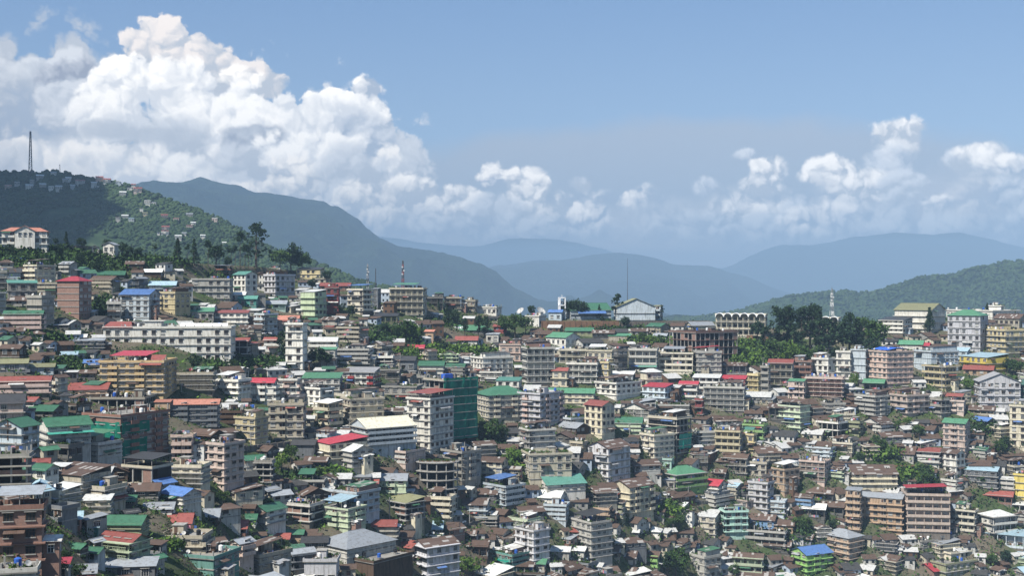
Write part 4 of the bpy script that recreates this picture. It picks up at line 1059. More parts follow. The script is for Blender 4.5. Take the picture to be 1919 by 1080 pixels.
848 890 894 1006 1022 1 vw K gb |
870 912 918 1030 1060 1 vw K gb |
1160 1196 1200 1000 1012 1 pw D gw |
1200 1236 1240 1000 1018 1 ww W hw | white house with a pale hip roof, bottom centre right |
1215 1262 1268 975 992 1 vw D gb |
1404 1450 1456 980 1000 1 ww b gb |
1490 1520 1526 935 970 3 vw b gb | blue house with a green planted terrace, right of the brick and light blue house |
1512 1560 1566 930 950 1 vw D gb |
1530 1580 1584 955 975 1 vw D gb |
1440 1486 1490 990 1012 1 ww O gb |
1440 1470 1474 945 975 2 ww B fG |
1500 1545 1550 960 985 1 vw D gw |
'''
def parse():
    for ln in DATA.strip().split('\n'):
        p = [q.strip() for q in ln.split('|')]; t = p[0].split()
        x0, xc, x1, yt, yb, fl = [int(float(v)) for v in t[:6]]
        kw = {}
        for e in t[9:]:
            if e.startswith('t='): kw['trim'] = e[2:]
        lab = p[1] if len(p) > 1 and p[1] else None; nick = p[2] if len(p) > 2 and p[2] else None
        sty = t[6]; wall = t[7]; roof = t[8]
        cat = 'building' if fl >= 3 else 'house'; name = 'apartment_building' if fl >= 3 else ('wooden_house' if wall == 'K' else 'tin_roofed_house' if roof[0] in 'gxhs' else 'concrete_house')
        if lab and 'church' in lab and wall in 'BW' and fl in (1, 3) and 'left of' not in lab: cat = 'church'; name = 'church'
        b = building(x0, xc, x1, yt, yb, fl, sty, wall, roof, lab, name, cat, None, nick=nick, **kw)
        yield b
blds = list(parse())
def find(nick):
    for a in ALL:
        if a['nick'] == nick: return a
# ------------------------------------------------------------------ landmark details
def net(b, face, u0, u1, z0, z1, mat='netting', off=.55, seed=1, name='safety_net'):
    nu, nv = 22, 26; V = []; Fc = []
    for j in range(nv + 1):
        for i in range(nu + 1):
            u = u0 + (u1 - u0) * i / nu; z = z0 + (z1 - z0) * j / nv
            o = off + .38 * mnoise.fractal(Vector((u * .5 + seed, z * .16, seed)), 1, 2, 3) + .22 * math.sin(u * 2.1 + mnoise.noise(Vector((u * .3, z * .1, 3))) * 4)
            V.append(b.fpos(face, u, o, z + (.5 * mnoise.noise(Vector((u * .4, seed, 0))) if j in (0, nv) else 0)))
    for j in range(nv):
        for i in range(nu): k = j * (nu + 1) + i; Fc.append((k, k + 1, k + nu + 2, k + nu + 1))
    me = bpy.data.meshes.new(name); me.from_pydata(V, [], Fc); me.materials.append(M[mat]); me.update()
    for p in me.polygons: p.use_smooth = True
    return link(name, me, b.root)
B_ = lambda n: find(n)['b']
t_ = B_('green netted tower'); net(t_, 1, -.4, t_.d + .4, -1, t_.H + 1.0)
m = MB(); m.box(-t_.w * .2, t_.d * 0 - .2, .6, 4.5, t_.H + .9, t_.H + 2.6, 'tarp_blue'); t_.part('tarpaulin', m)
g_ = B_('green netted block'); net(g_, 0, -.3, g_.w + .3, 1.5, g_.H * .86, seed=4); net(g_, 1, -.2, g_.d * .55, g_.H * .55, g_.H * .86, seed=5); net(g_, 1, -.2, g_.d * .5, -1, g_.H * .42, seed=6)
n_ = B_('netted brown tower'); net(n_, 1, n_.d * .1, n_.d * .9, n_.H * .12, n_.H * .55, 'tarp_green', seed=8)
c_ = B_('teal curved house'); net(c_, 0, 0, c_.w, c_.H * .45, c_.H * .62, 'tarp_green', 1.0, 9, 'canopy')
p_ = B_('pink tarpaulin block'); m = MB(); nn = 10
for i in range(nn):
    for j in range(5):
        def q(i, j): return (-p_.w + .6 + (p_.w - 1) * i / nn, .8 + (p_.d - 2) * j / 5, p_.H + 1.0 + .9 * math.sin(math.pi * j / 5) + .25 * mnoise.noise(Vector((i * .8, j * .8, 0))))
        m.poly([q(i, j), q(i + 1, j), q(i + 1, j + 1), q(i, j + 1)], 'tarp_blue')
p_.part('tarpaulin', m)
i_ = B_('long white institution'); m = MB(); w1 = i_.w * .23; m.slab([(-i_.w - .4, -.6, i_.H + .5), (-i_.w + w1, -.6, i_.H + .5), (-i_.w + w1 - 1.5, 5, i_.H + 2.6), (-i_.w + 1.5, 5, i_.H + 2.6)], .1, 'painted_tin'); m.slab([(-i_.w + 1.5, 5, i_.H + 2.6), (-i_.w + w1 - 1.5, 5, i_.H + 2.6), (-i_.w + w1, 9, i_.H + 1), (-i_.w - .4, 9, i_.H + 1)], .1, 'painted_tin'); i_.part('red_roof', m, ROOFS['r'])
m = MB(); m.box(-i_.w * .68, -i_.w * .55, 1, 7, i_.H, i_.H + 2.8, 'plaster'); m.box(-i_.w * .70, -i_.w * .53, .6, 7.4, i_.H + 2.8, i_.H + 3.0, 'trim'); i_.part('roof_room', m)
for k in range(9):
    m = MB(); x = -i_.w * .40 + k * i_.w * .042; m.slab([(x, 0, i_.H + .9), (x + 1.9, 0, i_.H + .9), (x + 1.9, 2.4, i_.H + 2.0), (x, 2.4, i_.H + 2.0)], .08, 'frame_white'); m.box(x + .2, x + .3, 2.2, 2.3, i_.H, i_.H + 1.8, 'steel'); i_.part('roof_panel', m)
r_ = B_('blue ridge church'); m = MB(); m.slab([(.1, r_.d * .15, r_.H * .95), (2.6, r_.d * .15, r_.H * .6), (2.6, r_.d * .85, r_.H * .6), (.1, r_.d * .85, r_.H * .95)], .1, 'painted_tin'); r_.part('porch_roof', m, ROOFS['u'])
y_ = B_('yellow hotel'); m = MB(); xa, xb = -y_.w * .36, -y_.w * .02; m.slab([(xa, -1.6, y_.H - .6), (xb, -1.6, y_.H - .6), (xb, 5.5, y_.H + 2.4), (xa, 5.5, y_.H + 2.4)], .1, 'painted_tin'); y_.part('awning', m, ROOFS['r'])
# cross on the gabled church and a smaller porch gable
c_ = B_('gabled cross church'); m = MB(); cx = -c_.w * .5; zc = c_.H * .98
m.box(cx - .12, cx + .12, -.22, -.02, zc - 3.4, zc + 1.9, 'frame_brown'); m.box(cx - 1.0, cx + 1.0, -.22, -.02, zc + .1, zc + .34, 'frame_brown'); c_.part('cross', m)
c_ = B_('dark green church wing'); m = MB(); m.slab([(.9 + 1.3, -.4, c_.H * .62), (.9 + 1.3, c_.d + .4, c_.H * .62), (.05, c_.d + .4, c_.H * .70), (.05, -.4, c_.H * .70)], .08, 'painted_tin'); c_.part('awning', m, (.06, .30, .23))
# white lettering on the teal hall roof
def lettering(txt, size, mat, parent, loc, rot, name='lettering'):
    cu = bpy.data.curves.new(name, 'FONT'); cu.body = txt; cu.size = size; cu.extrude = .03; cu.align_x = 'CENTER'; cu.offset = .05
    to = bpy.data.objects.new('tmp', cu); COL.objects.link(to); dg = bpy.context.evaluated_depsgraph_get()
    me = bpy.data.meshes.new_from_object(to.evaluated_get(dg)); bpy.data.objects.remove(to); me.materials.clear(); me.materials.append(M[mat])
    o = link(name, me, parent); o.location = loc; o.rotation_euler = rot; return o
h_ = B_('teal hall'); pit = math.atan(.42)
lettering('PIXHO', 3.6, 'sign_white', h_.root, (-h_.w * .70, .9, h_.H + .58), (pit, 0, 0))
c_ = B_('dark green church wing')
# arched building, two stretches of the same kind
def arched(x0, x1, yb, lab):
    b = building(x0, x1 - 4, x1, yb - 44, yb, 3, 'vw', 'C', 'fG', lab, 'arched_building', 'building', seed=5, nick='arched building' if x0 < 1400 else 'tree hidden arched block', noclut=True)
    n = max(2, int((x1 - x0) / 15)); bw = b.w / n
    for i in range(n):
        m = MB(); k = 12; cx = -b.w + (i + .5) * bw; rr = bw * .46; pts = [(cx + rr * math.cos(math.pi * j / k), b.H - b.fh * .25 + rr * .95 * math.sin(math.pi * j / k)) for j in range(k + 1)]
        for j in range(k):
            (xa, za), (xb, zb) = pts[j], pts[j + 1]; s_ = 1.16
            o = lambda x, z: (cx + (x - cx) * s_, (z - b.H + b.fh * .25) * s_ + b.H - b.fh * .25)
            oa, ob = o(xa, za), o(xb, zb)
            for y0, y1 in ((-1.3, 1.2),):
                m.poly([(oa[0], y0, oa[1]), (ob[0], y0, ob[1]), (ob[0], y1, ob[1]), (oa[0], y1, oa[1])], 'sign_white'); m.poly([(xa, y0, za), (xb, y0, zb), (xb, y1, zb), (xa, y1, za)], 'trim')
                m.poly([(xa, y0, za), (xb, y0, zb), (ob[0], y0, ob[1]), (oa[0], y0, oa[1])], 'sign_white')
        b.part('arch', m, WALLS['W'])
    return b
arched(1340, 1438, 636, 'cream building whose top floor is a row of white arches, right ridge')
arched(1508, 1575, 642, 'stretch of white arches mostly hidden behind tall dark pines, right ridge')
# round unfinished building of curved slabs
def round_frame():
    g = ground(818, 935); R_ = 42 * g.y / F; root = empty('round_building', g + Vector((0, R_ * .75, 0)), 0)
    fh = 3.1
    for k in range(5):
        m = MB(); z = k * fh; n = 22
        pts = [(R_ * (1 + .03 * (k % 2)) * math.cos(math.pi * (1 + i / n)), R_ * .75 * math.sin(math.pi * (1 + i / n)), z) for i in range(n + 1)]
        m.slab(pts, .28, 'concrete'); root_part = m.build('floor_slab', root)
    for i in range(7):
        m = MB(); a = math.pi * (1.04 + .92 * i / 6); m.box(R_ * .92 * math.cos(a) - .18, R_ * .92 * math.cos(a) + .18, R_ * .68 * math.sin(a) - .18, R_ * .68 * math.sin(a) + .18, -5, 4 * fh, 'concrete'); m.build('column', root)
    m = MB(); m.box(-R_ * .7, R_ * .7, -R_ * .1, R_ * .3, -5, 4 * fh, 'interior_shade'); m.build('wall', root)  # solid core, its dark colour imitates the shade between the slabs
    for i in range(4):
        k = i % 5; o = link('potted_plants', small('pots%d' % k, _pots(k)), root); o.location = (R_ * (-.6 + .4 * i), -R_ * .35, 4 * fh + .0)
    OCC[868:935, 775:862] = np.maximum(OCC[868:935, 775:862], 935)
    ALL.append(dict(o=root, x=818, y=905, x0=775, x1=862, yt=868, yb=935, label='round unfinished building of dark curved concrete slabs below the white seven-storey tower', nick='round slab building', cat='building'))
    root['category'] = 'building'
round_frame()
ITEMS = []   # things other than houses that still need a label: (object, px, py, phrase)
def retaining(px0, py0, px1, py1, hpx, mat, name='retaining_wall'):
    a, b2 = ground(px0, py0), ground(px1, py1); h = hpx * (a.y + b2.y) / 2 / F; d_ = b2 - a; L = math.hypot(d_.x, d_.y)
    m = MB(); n = max(4, int(L / 3)); s_ = d_.z / L
    for i in range(n):
        x0, x1 = L * i / n, L * (i + 1) / n
        m.box(x0, x1, 0, .6, x0 * s_ - 4, (x0 + x1) / 2 * s_ + h, mat); m.box(x0 - .2, x0 + .2, -.25, 0, x0 * s_ - 4, x0 * s_ + h - .2, mat)
    o = m.build(name); o.location = a; o.rotation_euler = (0, 0, math.atan2(d_.y, d_.x)); o['category'] = 'wall'
    ITEMS.append((o, (px0 + px1) / 2, (py0 + py1) / 2, ('brown stone' if mat == 'soil' else 'dark stone') + ' retaining wall'))
retaining(1015, 617, 1160, 617, 15, 'soil'); retaining(1162, 616, 1330, 614, 13, 'stone'); retaining(345, 706, 478, 700, 9, 'stone'); retaining(480, 706, 562, 704, 13, 'stone')
retaining(1066, 952, 1150, 948, 11, 'stone'); retaining(700, 628, 750, 628, 10, 'stone'); retaining(40, 466, 175, 470, 10, 'stone'); retaining(1640, 882, 1716, 882, 9, 'soil'); retaining(1400, 636, 1440, 640, 8, 'soil')
retaining(385, 852, 470, 845, 10, 'stone'); retaining(470, 845, 590, 832, 9, 'stone')
def road(pts, wd, name='road'):
    P3 = [ground(*p) for p in pts]; V = []; Fc = []; Q3 = []
    for a, b2 in zip(P3[:-1], P3[1:]):
        n = max(2, int((b2 - a).length / 5))
        for i in range(n): Q3.append(a.lerp(b2, i / n))
    Q3.append(P3[-1])
    m = MB()
    for i in range(len(Q3) - 1):
        a, b2 = Q3[i], Q3[i + 1]; t = (b2 - a).normalized(); nrm = Vector((-t.y, t.x, 0)).normalized() * wd
        if nrm.y < 0: nrm = -nrm
        up = Vector((0, 0, .5))
        m.slab([a + up, b2 + up, b2 + up + nrm, a + up + nrm], 1.6, 'asphalt')
        m.slab([a + up * 1.24 , b2 + up * 1.24, b2 + up * 1.24 + nrm * .04, a + up * 1.24 + nrm * .04], .9, 'concrete')
    tag(m.build(name), kind='structure'); return Q3
road([(380, 850), (470, 842), (590, 828), (690, 806), (780, 796)], 8)
road([(1060, 940), (1150, 936), (1260, 936), (1345, 944)], 8)
road([(480, 634), (520, 628), (560, 632)], 7); road([(1440, 664), (1500, 660), (1570, 660)], 7); road([(845, 995), (875, 985), (905, 978)], 7)
def car_mesh():
    m = MB(); m.box(-2.1, 2.1, -.85, .85, .35, .92, 'car_paint')
    for s in (1,):
        a = [(-1.7, -.8, .92), (1.1, -.8, .92), (.6, -.7, 1.5), (-1.45, -.7, 1.5)]; b2 = [(x, -y, z) for x, y, z in a]
        m.poly([a[3], a[2], b2[2], b2[3]], 'car_paint')
    return m
def car_glass():
    m = MB(); a = [(-1.7, -.8, .92), (1.1, -.8, .92), (.6, -.7, 1.49), (-1.45, -.7, 1.49)]; b2 = [(x, -y, z) for x, y, z in a]
    m.poly(a, 'glass'); m.poly(b2[::-1], 'glass'); m.poly([a[1], b2[1], b2[2], a[2]], 'glass'); m.poly([a[3], b2[3], b2[0], a[0]], 'glass'); return m
def wheel_m():
    m = MB(); m.bar((0, -.11, 0), (0, .11, 0), .33, 'rubber', 10); m.bar((0, -.12, 0), (0, .12, 0), .17, 'steel', 8); return m
CARC = dict(white=(.75, .75, .75), silver=(.42, .43, .44), black=(.03, .03, .03), red=(.35, .03, .03), blue=(.06, .12, .32), grey=(.16, .17, .18))
def car(px, py, colr, rz=0.0, dz=.75):
    g = ground(px, py, dz); root = empty('parked_car', g + Vector((0, 2.0, 0)), frame_at(px, 0) + rz)
    link('body', small('car_body', car_mesh), root, CARC[colr]); link('car_window', small('car_glass', car_glass), root)
    for x in (-1.3, 1.3):
        for y in (-.78, .78): o = link('wheel', small('wheel', wheel_m), root); o.location = (x, y, .33)
    for y in (-.6, .6):
        o = link('headlight', small('headlight', lambda: (lambda m: (m.box(-.03, .03, -.14, .14, -.08, .08, 'frame_white'), m)[1])(MB())), root); o.location = (2.11, y, .7)
    root['category'] = 'car'; root['group'] = 'cars parked in the town'
    ITEMS.append((root, px, py, 'small %s parked car' % colr)); return root
for c in ((400, 846, 'silver', .1), (425, 844, 'black', .1), (492, 838, 'white', .1), (520, 835, 'black', .2), (582, 827, 'white', .1), (599, 823, 'silver', .15), (614, 820, 'grey', .1), (630, 816, 'white', .2), (648, 812, 'white', .1),
          (668, 808, 'silver', .1), (1085, 938, 'white', 0), (1108, 937, 'black', .1), (1228, 935, 'black', 0), (1246, 935, 'white', 0), (1263, 935, 'silver', .1), (1281, 936, 'white', .1), (1298, 938, 'blue', .2), (1318, 941, 'white', .1),
          (498, 631, 'white', .1), (510, 629, 'silver', 1.2), (526, 628, 'white', .2), (1488, 660, 'red', 0), (1506, 660, 'white', .1), (1522, 659, 'white', 0), (1538, 659, 'silver', 0), (1556, 659, 'white', .1), (862, 989, 'white', .8), (878, 984, 'black', .4)):
    car(*c)
# masts
mat_plain('dark_steel', (0.06, 0.06, 0.065), 0.6)
mat_plain('mast_red', (0.20, 0.05, 0.045), 0.7); mat_plain('mast_grey', (0.30, 0.30, 0.30), 0.6)
def mast(px, pyb, pyt, wpx, Y=None, name='lattice_mast', cols=('mast_red', 'mast_grey'), ant=True, label=None, solid=False, dz=0):
    g = ground(px, pyb) if Y is None else Vector(((px - PX0) / F * Y, Y, (PY0 - pyb) / F * Y))
    h = (pyb - pyt) * g.y / F; w_ = wpx * g.y / F; root = empty(name, g, .4); m = MB(); n = max(6, int(h / (w_ * 1.3))) if not solid else 10
    n = min(n, 26); r_ = max(.05, w_ * (.09 if name != 'broadcast_tower' else .15))
    for i in range(n):
        t0, t1 = i / n, (i + 1) / n; a, b2 = w_ / 2 * (1 - .7 * t0), w_ / 2 * (1 - .7 * t1); mt = cols[i % 2]
        if solid:
            m.bar((0, 0, h * t0), (0, 0, h * t1), a, cols[0], 8, b2); continue
        for sx, sy in ((1, 1), (1, -1), (-1, -1), (-1, 1)): m.bar((a * sx, a * sy, h * t0), (b2 * sx, b2 * sy, h * t1), r_, mt)
        m.bar((-a, -a, h * t0), (b2, -b2, h * t1), r_ * .7, mt); m.bar((a, -a, h * t0), (a, a, h * t0), r_ * .7, mt); m.bar((-a, -a, h * t0), (a, -a, h * t0), r_ * .7, mt); m.bar((a, -a, h * t0), (b2, b2, h * t1), r_ * .7, mt)
    m.build('mast_frame', root)
    if ant:
        for i in range(3):
            q = MB(); q.bar((0, -.2, 0), (0, .25, 0), max(.5, w_ * .22), 'frame_white', 10); o = q.build('antenna_drum', root); o.location = (w_ * .3 * (1 if i % 2 else -1), -w_ * .35, h * (.82 - .1 * i))
        q = MB(); q.bar((0, 0, h), (0, 0, h * 1.06), r_ * .6, 'steel'); q.build('antenna_rod', root)
    root['category'] = 'mast'; root['label'] = label
mast(57, 324, 246, 5.5, 1720, 'broadcast_tower', ('dark_steel', 'dark_steel'), False, 'very tall tapering broadcast tower on top of the wooded hill, far left')
mast(112, 324, 308, 2.2, 1680, 'radio_mast', ('dark_steel', 'dark_steel'), False, 'short thin radio mast on the hilltop right of the broadcast tower')
mast(689, 548, 495, 4.0, 770, 'lattice_mast', ('dark_steel', 'mast_grey'), True, 'leftmost of the three lattice masts on the green ridge')
mast(704, 550, 503, 2.2, 790, 'lattice_mast', ('dark_steel', 'dark_steel'), False, 'thinnest of the three lattice masts on the green ridge')
mast(755, 555, 489, 5, 740, 'lattice_mast', ('mast_red', 'dark_steel'), True, 'tallest reddish lattice mast behind the big cream apartment block')
mast(1559, 600, 541, 6, 690, 'lattice_mast', ('steel', 'frame_white'), True, 'lattice phone mast with white drums above the pines, right ridge')
mast(1176, 575, 484, 1.3, 700, 'flag_mast', ('dark_steel', 'dark_steel'), False, 'tall thin pole rising behind the pale blue gable hall', True)
# dishes, tent, bell tower, sign
def big_dish(px, py, rpx, yaw, lab):
    g = ground(px, 596); g.z = (PY0 - py) / F * g.y; r_ = rpx * g.y / F; root = empty('satellite_dish', g, 0)
    ax = Vector((math.sin(yaw), -.55, .75)).normalized(); q = ax.to_track_quat('Z', 'Y'); m = MB(); rings = 4; k = 20; P_ = []
    for j in range(rings + 1):
        rr = r_ * j / rings; P_.append([q @ Vector((rr * math.cos(2 * math.pi * i / k), rr * math.sin(2 * math.pi * i / k), .32 * rr * rr / r_)) for i in range(k)])
    for j in range(rings):
        for i in range(k): m.poly([P_[j][i], P_[j][(i + 1) % k], P_[j + 1][(i + 1) % k], P_[j + 1][i]], 'dish')
    m.build('reflector', root); s_ = MB()
    for a in (0, 2.1, 4.2): s_.bar(q @ Vector((r_ * .9 * math.cos(a), r_ * .9 * math.sin(a), .3 * r_)), ax * r_ * 1.1, .07, 'steel')
    s_.build('feed_arm', root); b2 = MB(); b2.bar((0, 0, 0), (0, .5, -r_ * 1.3), .25, 'steel', 6); b2.bar((0, .5, -r_ * 1.3), (0, .5, -r_ * 2.0), .8, 'concrete', 6); b2.build('pedestal', root)
    root['category'] = 'satellite dish'; root['label'] = lab; root['group'] = 'big dish antennas on the ridge'
big_dish(976, 584, 7.5, -.6, 'left one of two big dish antennas on the ridge, tilted to the left')
big_dish(1013, 584, 9, .5, 'right and larger one of the two big dish antennas, standing over the white blue house')
g = ground(42, 558); root = empty('marquee_tent', g, 0); a_ = 13 * g.y / F; m = MB(); hh = 9 * g.y / F
k = 8; prof = [(1, 0), (.62, .22), (.33, .5), (.12, .8), (0, 1.15)]
for (r0, z0), (r1, z1) in zip(prof[:-1], prof[1:]):
    for i in range(4):
        c = [(1, 1), (-1, 1), (-1, -1), (1, -1)]; p, q = c[i], c[(i + 1) % 4]
        m.poly([(p[0] * r0 * a_, p[1] * r0 * a_, hh * .7 + z0 * hh * 1.1), (q[0] * r0 * a_, q[1] * r0 * a_, hh * .7 + z0 * hh * 1.1), (q[0] * r1 * a_, q[1] * r1 * a_, hh * .7 + z1 * hh * 1.1), (p[0] * r1 * a_, p[1] * r1 * a_, hh * .7 + z1 * hh * 1.1)], 'cloth_white')
m.build('canopy', root)
for sx in (-1, 1):
    for sy in (-1, 1): q = MB(); q.bar((sx * a_ * .95, sy * a_ * .95, -2), (sx * a_ * .95, sy * a_ * .95, hh * .7), .08, 'steel'); q.build('leg', root)
tag(root, 'pointed white marquee tent in front of the grey houses, far left', 'tent')
g = ground(1053, 598); root = empty('bell_tower', g, .2); s_ = g.y / F; m = MB(); H_ = 40 * s_; w_ = 5 * s_
for sx in (-1, 1):
    for sy in (-1, 1): m.box(sx * w_ - .3, sx * w_ + .3, sy * w_ - .3, sy * w_ + .3, 0, H_, 'sign_white')
for z in (.3, .62, .97): m.box(-w_ - .3, w_ + .3, -w_ - .3, w_ + .3, H_ * z, H_ * z + .5, 'sign_white')
m.build('tower_frame', root); q = MB(); q.box(-.08, .08, -.08, .08, H_, H_ * 1.14, 'frame_white'); q.box(-.6, .6, -.08, .08, H_ * 1.09, H_ * 1.10, 'frame_white'); q.build('cross', root); q = MB(); q.cyl(0, 0, H_ * .72, H_ * .84, 1.1, .4, 'steel', 10); q.build('bell', root)
tag(root, 'open white bell tower left of the blue ridge church', 'tower')
g = ground(235, 892); root = empty('fuel_sign', g, 0); s_ = g.y / F; m = MB(); m.box(-5.5 * s_, 5.5 * s_, -.1, .1, 9 * s_, 21 * s_, 'sign_white'); m.build('sign_board', root)
m = MB(); 
for i in range(20):
    a0, a1 = 2 * math.pi * i / 20, 2 * math.pi * (i + 1) / 20; r0, r1, zc = 2.4 * s_, 3.6 * s_, 15 * s_
    m.poly([(r0 * math.cos(a0), -.13, zc + r0 * math.sin(a0)), (r1 * math.cos(a0), -.13, zc + r1 * math.sin(a0)), (r1 * math.cos(a1), -.13, zc + r1 * math.sin(a1)), (r0 * math.cos(a1), -.13, zc + r0 * math.sin(a1))], 'sign_red')
m.box(-2.6 * s_, 2.6 * s_, -.16, -.11, 14 * s_, 15.6 * s_, 'sign_red'); m.build('emblem', root); m = MB(); m.bar((0, 0, -1), (0, 0, 9 * s_), .15, 'steel'); m.build('pole', root)
tag(root, 'white square sign with a round red emblem on a post, lower left', 'sign')
# fuel station canopy
g = ground(300, 912); sc_ = g.y / F; root = empty('fuel_station', g + Vector((0, 0, 0)), frame_at(300, .45)); m = MB(); W_, D_, h_ = 52 * sc_, 50 * sc_, 24 * sc_
for zz, ww in ((0, 0),):
    m.slab([(-W_, 0, h_), (4 * sc_, 0, h_), (4 * sc_, D_, h_ + .5), (-W_, D_, h_ + .5)], .1, 'painted_tin')
m.build('roof', root, (.09, .11, .18)); m = MB(); m.box(-W_ - .05, 4 * sc_ + .05, -.12, -.02, h_ - .8, h_ - .02, 'sign_red'); m.build('fascia', root)
for x in (-W_ + 1, -W_ * .5, 0):
    for y in (1, D_ - 1): m = MB(); m.box(x - .2, x + .2, y - .2, y + .2, -3, h_, 'trim'); m.build('column', root, WALLS['L'])
for x in (-W_ * .7, -W_ * .3): m = MB(); m.box(x - .4, x + .4, D_ * .5 - .3, D_ * .5 + .3, 0, 1.7, 'frame_white'); m.build('fuel_pump', root)
m = MB(); m.box(-W_, 0, D_ - .5, D_, -3, h_ - .1, 'trim'); m.build('wall', root, WALLS['C'])
tag(root, 'fuel station canopy with a dark blue roof and red orange edge, lower left', 'fuel station')
OCC[872:915, 232:322] = np.maximum(OCC[872:915, 232:322], 912)
# white mansion on the far left ridge
mb_ = building(4, 88, 92, 433, 458, 2, 'bw', 'W', 'ho', 'white colonial mansion with red tiled roofs on the ridge below the wooded hill', 'white_mansion', 'house', seed=12, nick='white mansion', Yd=560)
m = MB(); gx = -mb_.w * .48; gw = 4.2; H_ = mb_.H
m.box(gx - gw, gx + gw, -1.8, -.02, -2, H_, 'plaster'); m.poly([(gx - gw, -1.8, H_), (gx + gw, -1.8, H_), (gx, -1.8, H_ + 2.2)], 'plaster'); mb_.part('porch', m)
m = MB(); m.slab([(gx - gw - .5, -2.3, H_ - .3), (gx, -2.3, H_ + 2.3), (gx, 3, H_ + 2.3), (gx - gw - .5, 3, H_ - .3)], .1, 'painted_tin'); m.slab([(gx, -2.3, H_ + 2.3), (gx + gw + .5, -2.3, H_ - .3), (gx + gw + .5, 3, H_ - .3), (gx, 3, H_ + 2.3)], .1, 'painted_tin'); mb_.part('porch_roof', m, ROOFS['o'])
for j in (-2.2, 0, 2.2): mb_.put('window', win_mesh(1.0, 1.3, 'w'), gx + j, -1.82, H_ - 2.4)
building(170, 186, 187, 463, 472, 1, 'ww', 'W', 'xy', 'tiny white cottage with a pale gable, left of its bigger twin on the left ridge', 'small_cottage', 'house', seed=3, Yd=590)
building(193, 214, 222, 458, 474, 1, 'wp', 'W', 'xy', 'white cottage with a grey brown gable among dark trees on the left ridge', 'small_cottage', 'house', seed=4, Yd=590)
building(20, 56, 58, 487, 492, 1, 'ww', 'b', 'su', 'low shed with a bright blue sheet roof in the dark slope, far left', 'blue_shed', 'shed', seed=4, nick='blue roofed shed')

# ------------------------------------------------------------------ trees
def leaf_cloud(seed, clumps, nleaf, size, shape):
    r = np.random.default_rng(seed); V = []; Fc = []
    cs_ = shape(r, clumps); pts = []
    for (c, rad) in cs_:
        p = r.normal(size=(nleaf, 3)); p /= np.linalg.norm(p, axis=1)[:, None]; p *= (rad * r.uniform(.45, 1.08, (nleaf, 1))); p[:, 2] *= .8
        pts.append(p + c)
    P_ = np.concatenate(pts); n = len(P_); a = r.normal(size=(n, 3)); a /= np.linalg.norm(a, axis=1)[:, None]; b_ = np.cross(a, r.normal(size=(n, 3))); b_ /= np.linalg.norm(b_, axis=1)[:, None]
    s_ = size * r.uniform(.6, 1.4, (n, 1)); V = np.stack([P_ - a * s_, P_ + b_ * s_ * .7, P_ + a * s_, P_ - b_ * s_ * .7], 1).reshape(-1, 3)
    return V, np.arange(len(V)).reshape(-1, 4)
def sh_broad(r, n):
    out = []
    for _ in range(n):
        v = r.normal(size=3); v /= np.linalg.norm(v); v *= r.uniform(.3, 1) ** .5; out.append((np.array([v[0] * 3.4, v[1] * 3.4, 6.3 + v[2] * 2.7]), r.uniform(.8, 1.7)))
    return out
def sh_cone(r, n):
    out = []
    for i in range(n):
        t = r.uniform(0, 1); rr = (1 - t) * 2.3 * r.uniform(.4, 1); a = r.uniform(0, 6.28); out.append((np.array([rr * math.cos(a), rr * math.sin(a), 1.2 + t * 8.6]), .35 + (1 - t) * .8))
    return out
def sh_pine(r, n):
    out = []
    for i in range(n):
        t = r.uniform(0, 1); rr = (.35 + .65 * math.sin(math.pi * min(1, t * 1.1))) * 2.3 * r.uniform(.2, 1); a = r.uniform(0, 6.28); out.append((np.array([rr * math.cos(a), rr * math.sin(a), 3.0 + t * 6.8]), r.uniform(.4, .95)))
    return out
def sh_slender(r, n):
    return [(np.array([r.normal() * .55, r.normal() * .55, 8.2 + r.uniform(-1.3, 1.4)]), r.uniform(.5, 1.0)) for _ in range(n + 5)]
def sh_bush(r, n):
    return [(np.array([r.normal() * 2.2, r.normal() * 2.2, abs(r.normal()) * 2.2 + 1.6]), r.uniform(1.0, 2.0)) for _ in range(n)]
def sh_column(r, n):
    return [(np.array([r.normal() * .8, r.normal() * .8, r.uniform(.6, 9.2)]), r.uniform(.7, 1.25)) for _ in range(n)]
def sh_araucaria(r, n):
    out = []
    for i in range(n):
        t = r.uniform(0, 1) ** .8; L = 3.4 * (1 - t) ** .6 + .4; a = r.integers(0, 7) * .9 + t * 5; q = r.uniform(.35, 1); out.append((np.array([L * q * math.cos(a), L * q * math.sin(a), 2.2 + t * 7 + q * .9]), r.uniform(.3, .6)))
    return out
KIND = dict(broad=(sh_broad, 26, 46, .34, 'leaves', 'broadleaf_tree', 'leafy tree'), bright=(sh_broad, 22, 46, .34, 'leaves_bright', 'broadleaf_tree', 'light green leafy tree'), dark=(sh_broad, 26, 50, .34, 'leaves_dark', 'dark_tree', 'dark bushy tree'),
            cone=(sh_cone, 60, 26, .26, 'leaves_dark', 'cypress_tree', 'dark pointed cypress'), pine=(sh_pine, 34, 30, .28, 'leaves_dark', 'pine_tree', 'tall dark pine'), slender=(sh_slender, 9, 40, .2, 'leaves_dark', 'slender_tree', 'slender bare-stemmed tree'),
            bush=(sh_bush, 12, 50, .45, 'leaves', 'bush', 'green bush'), bbush=(sh_bush, 12, 50, .45, 'leaves_bright', 'bush', 'bright green bush'), column=(sh_column, 22, 46, .3, 'leaves_dark', 'column_tree', 'dark column shaped tree'), arau=(sh_araucaria, 90, 20, .2, 'leaves_dark', 'araucaria_tree', 'big dark tree with upswept branches'))
_tc = {}
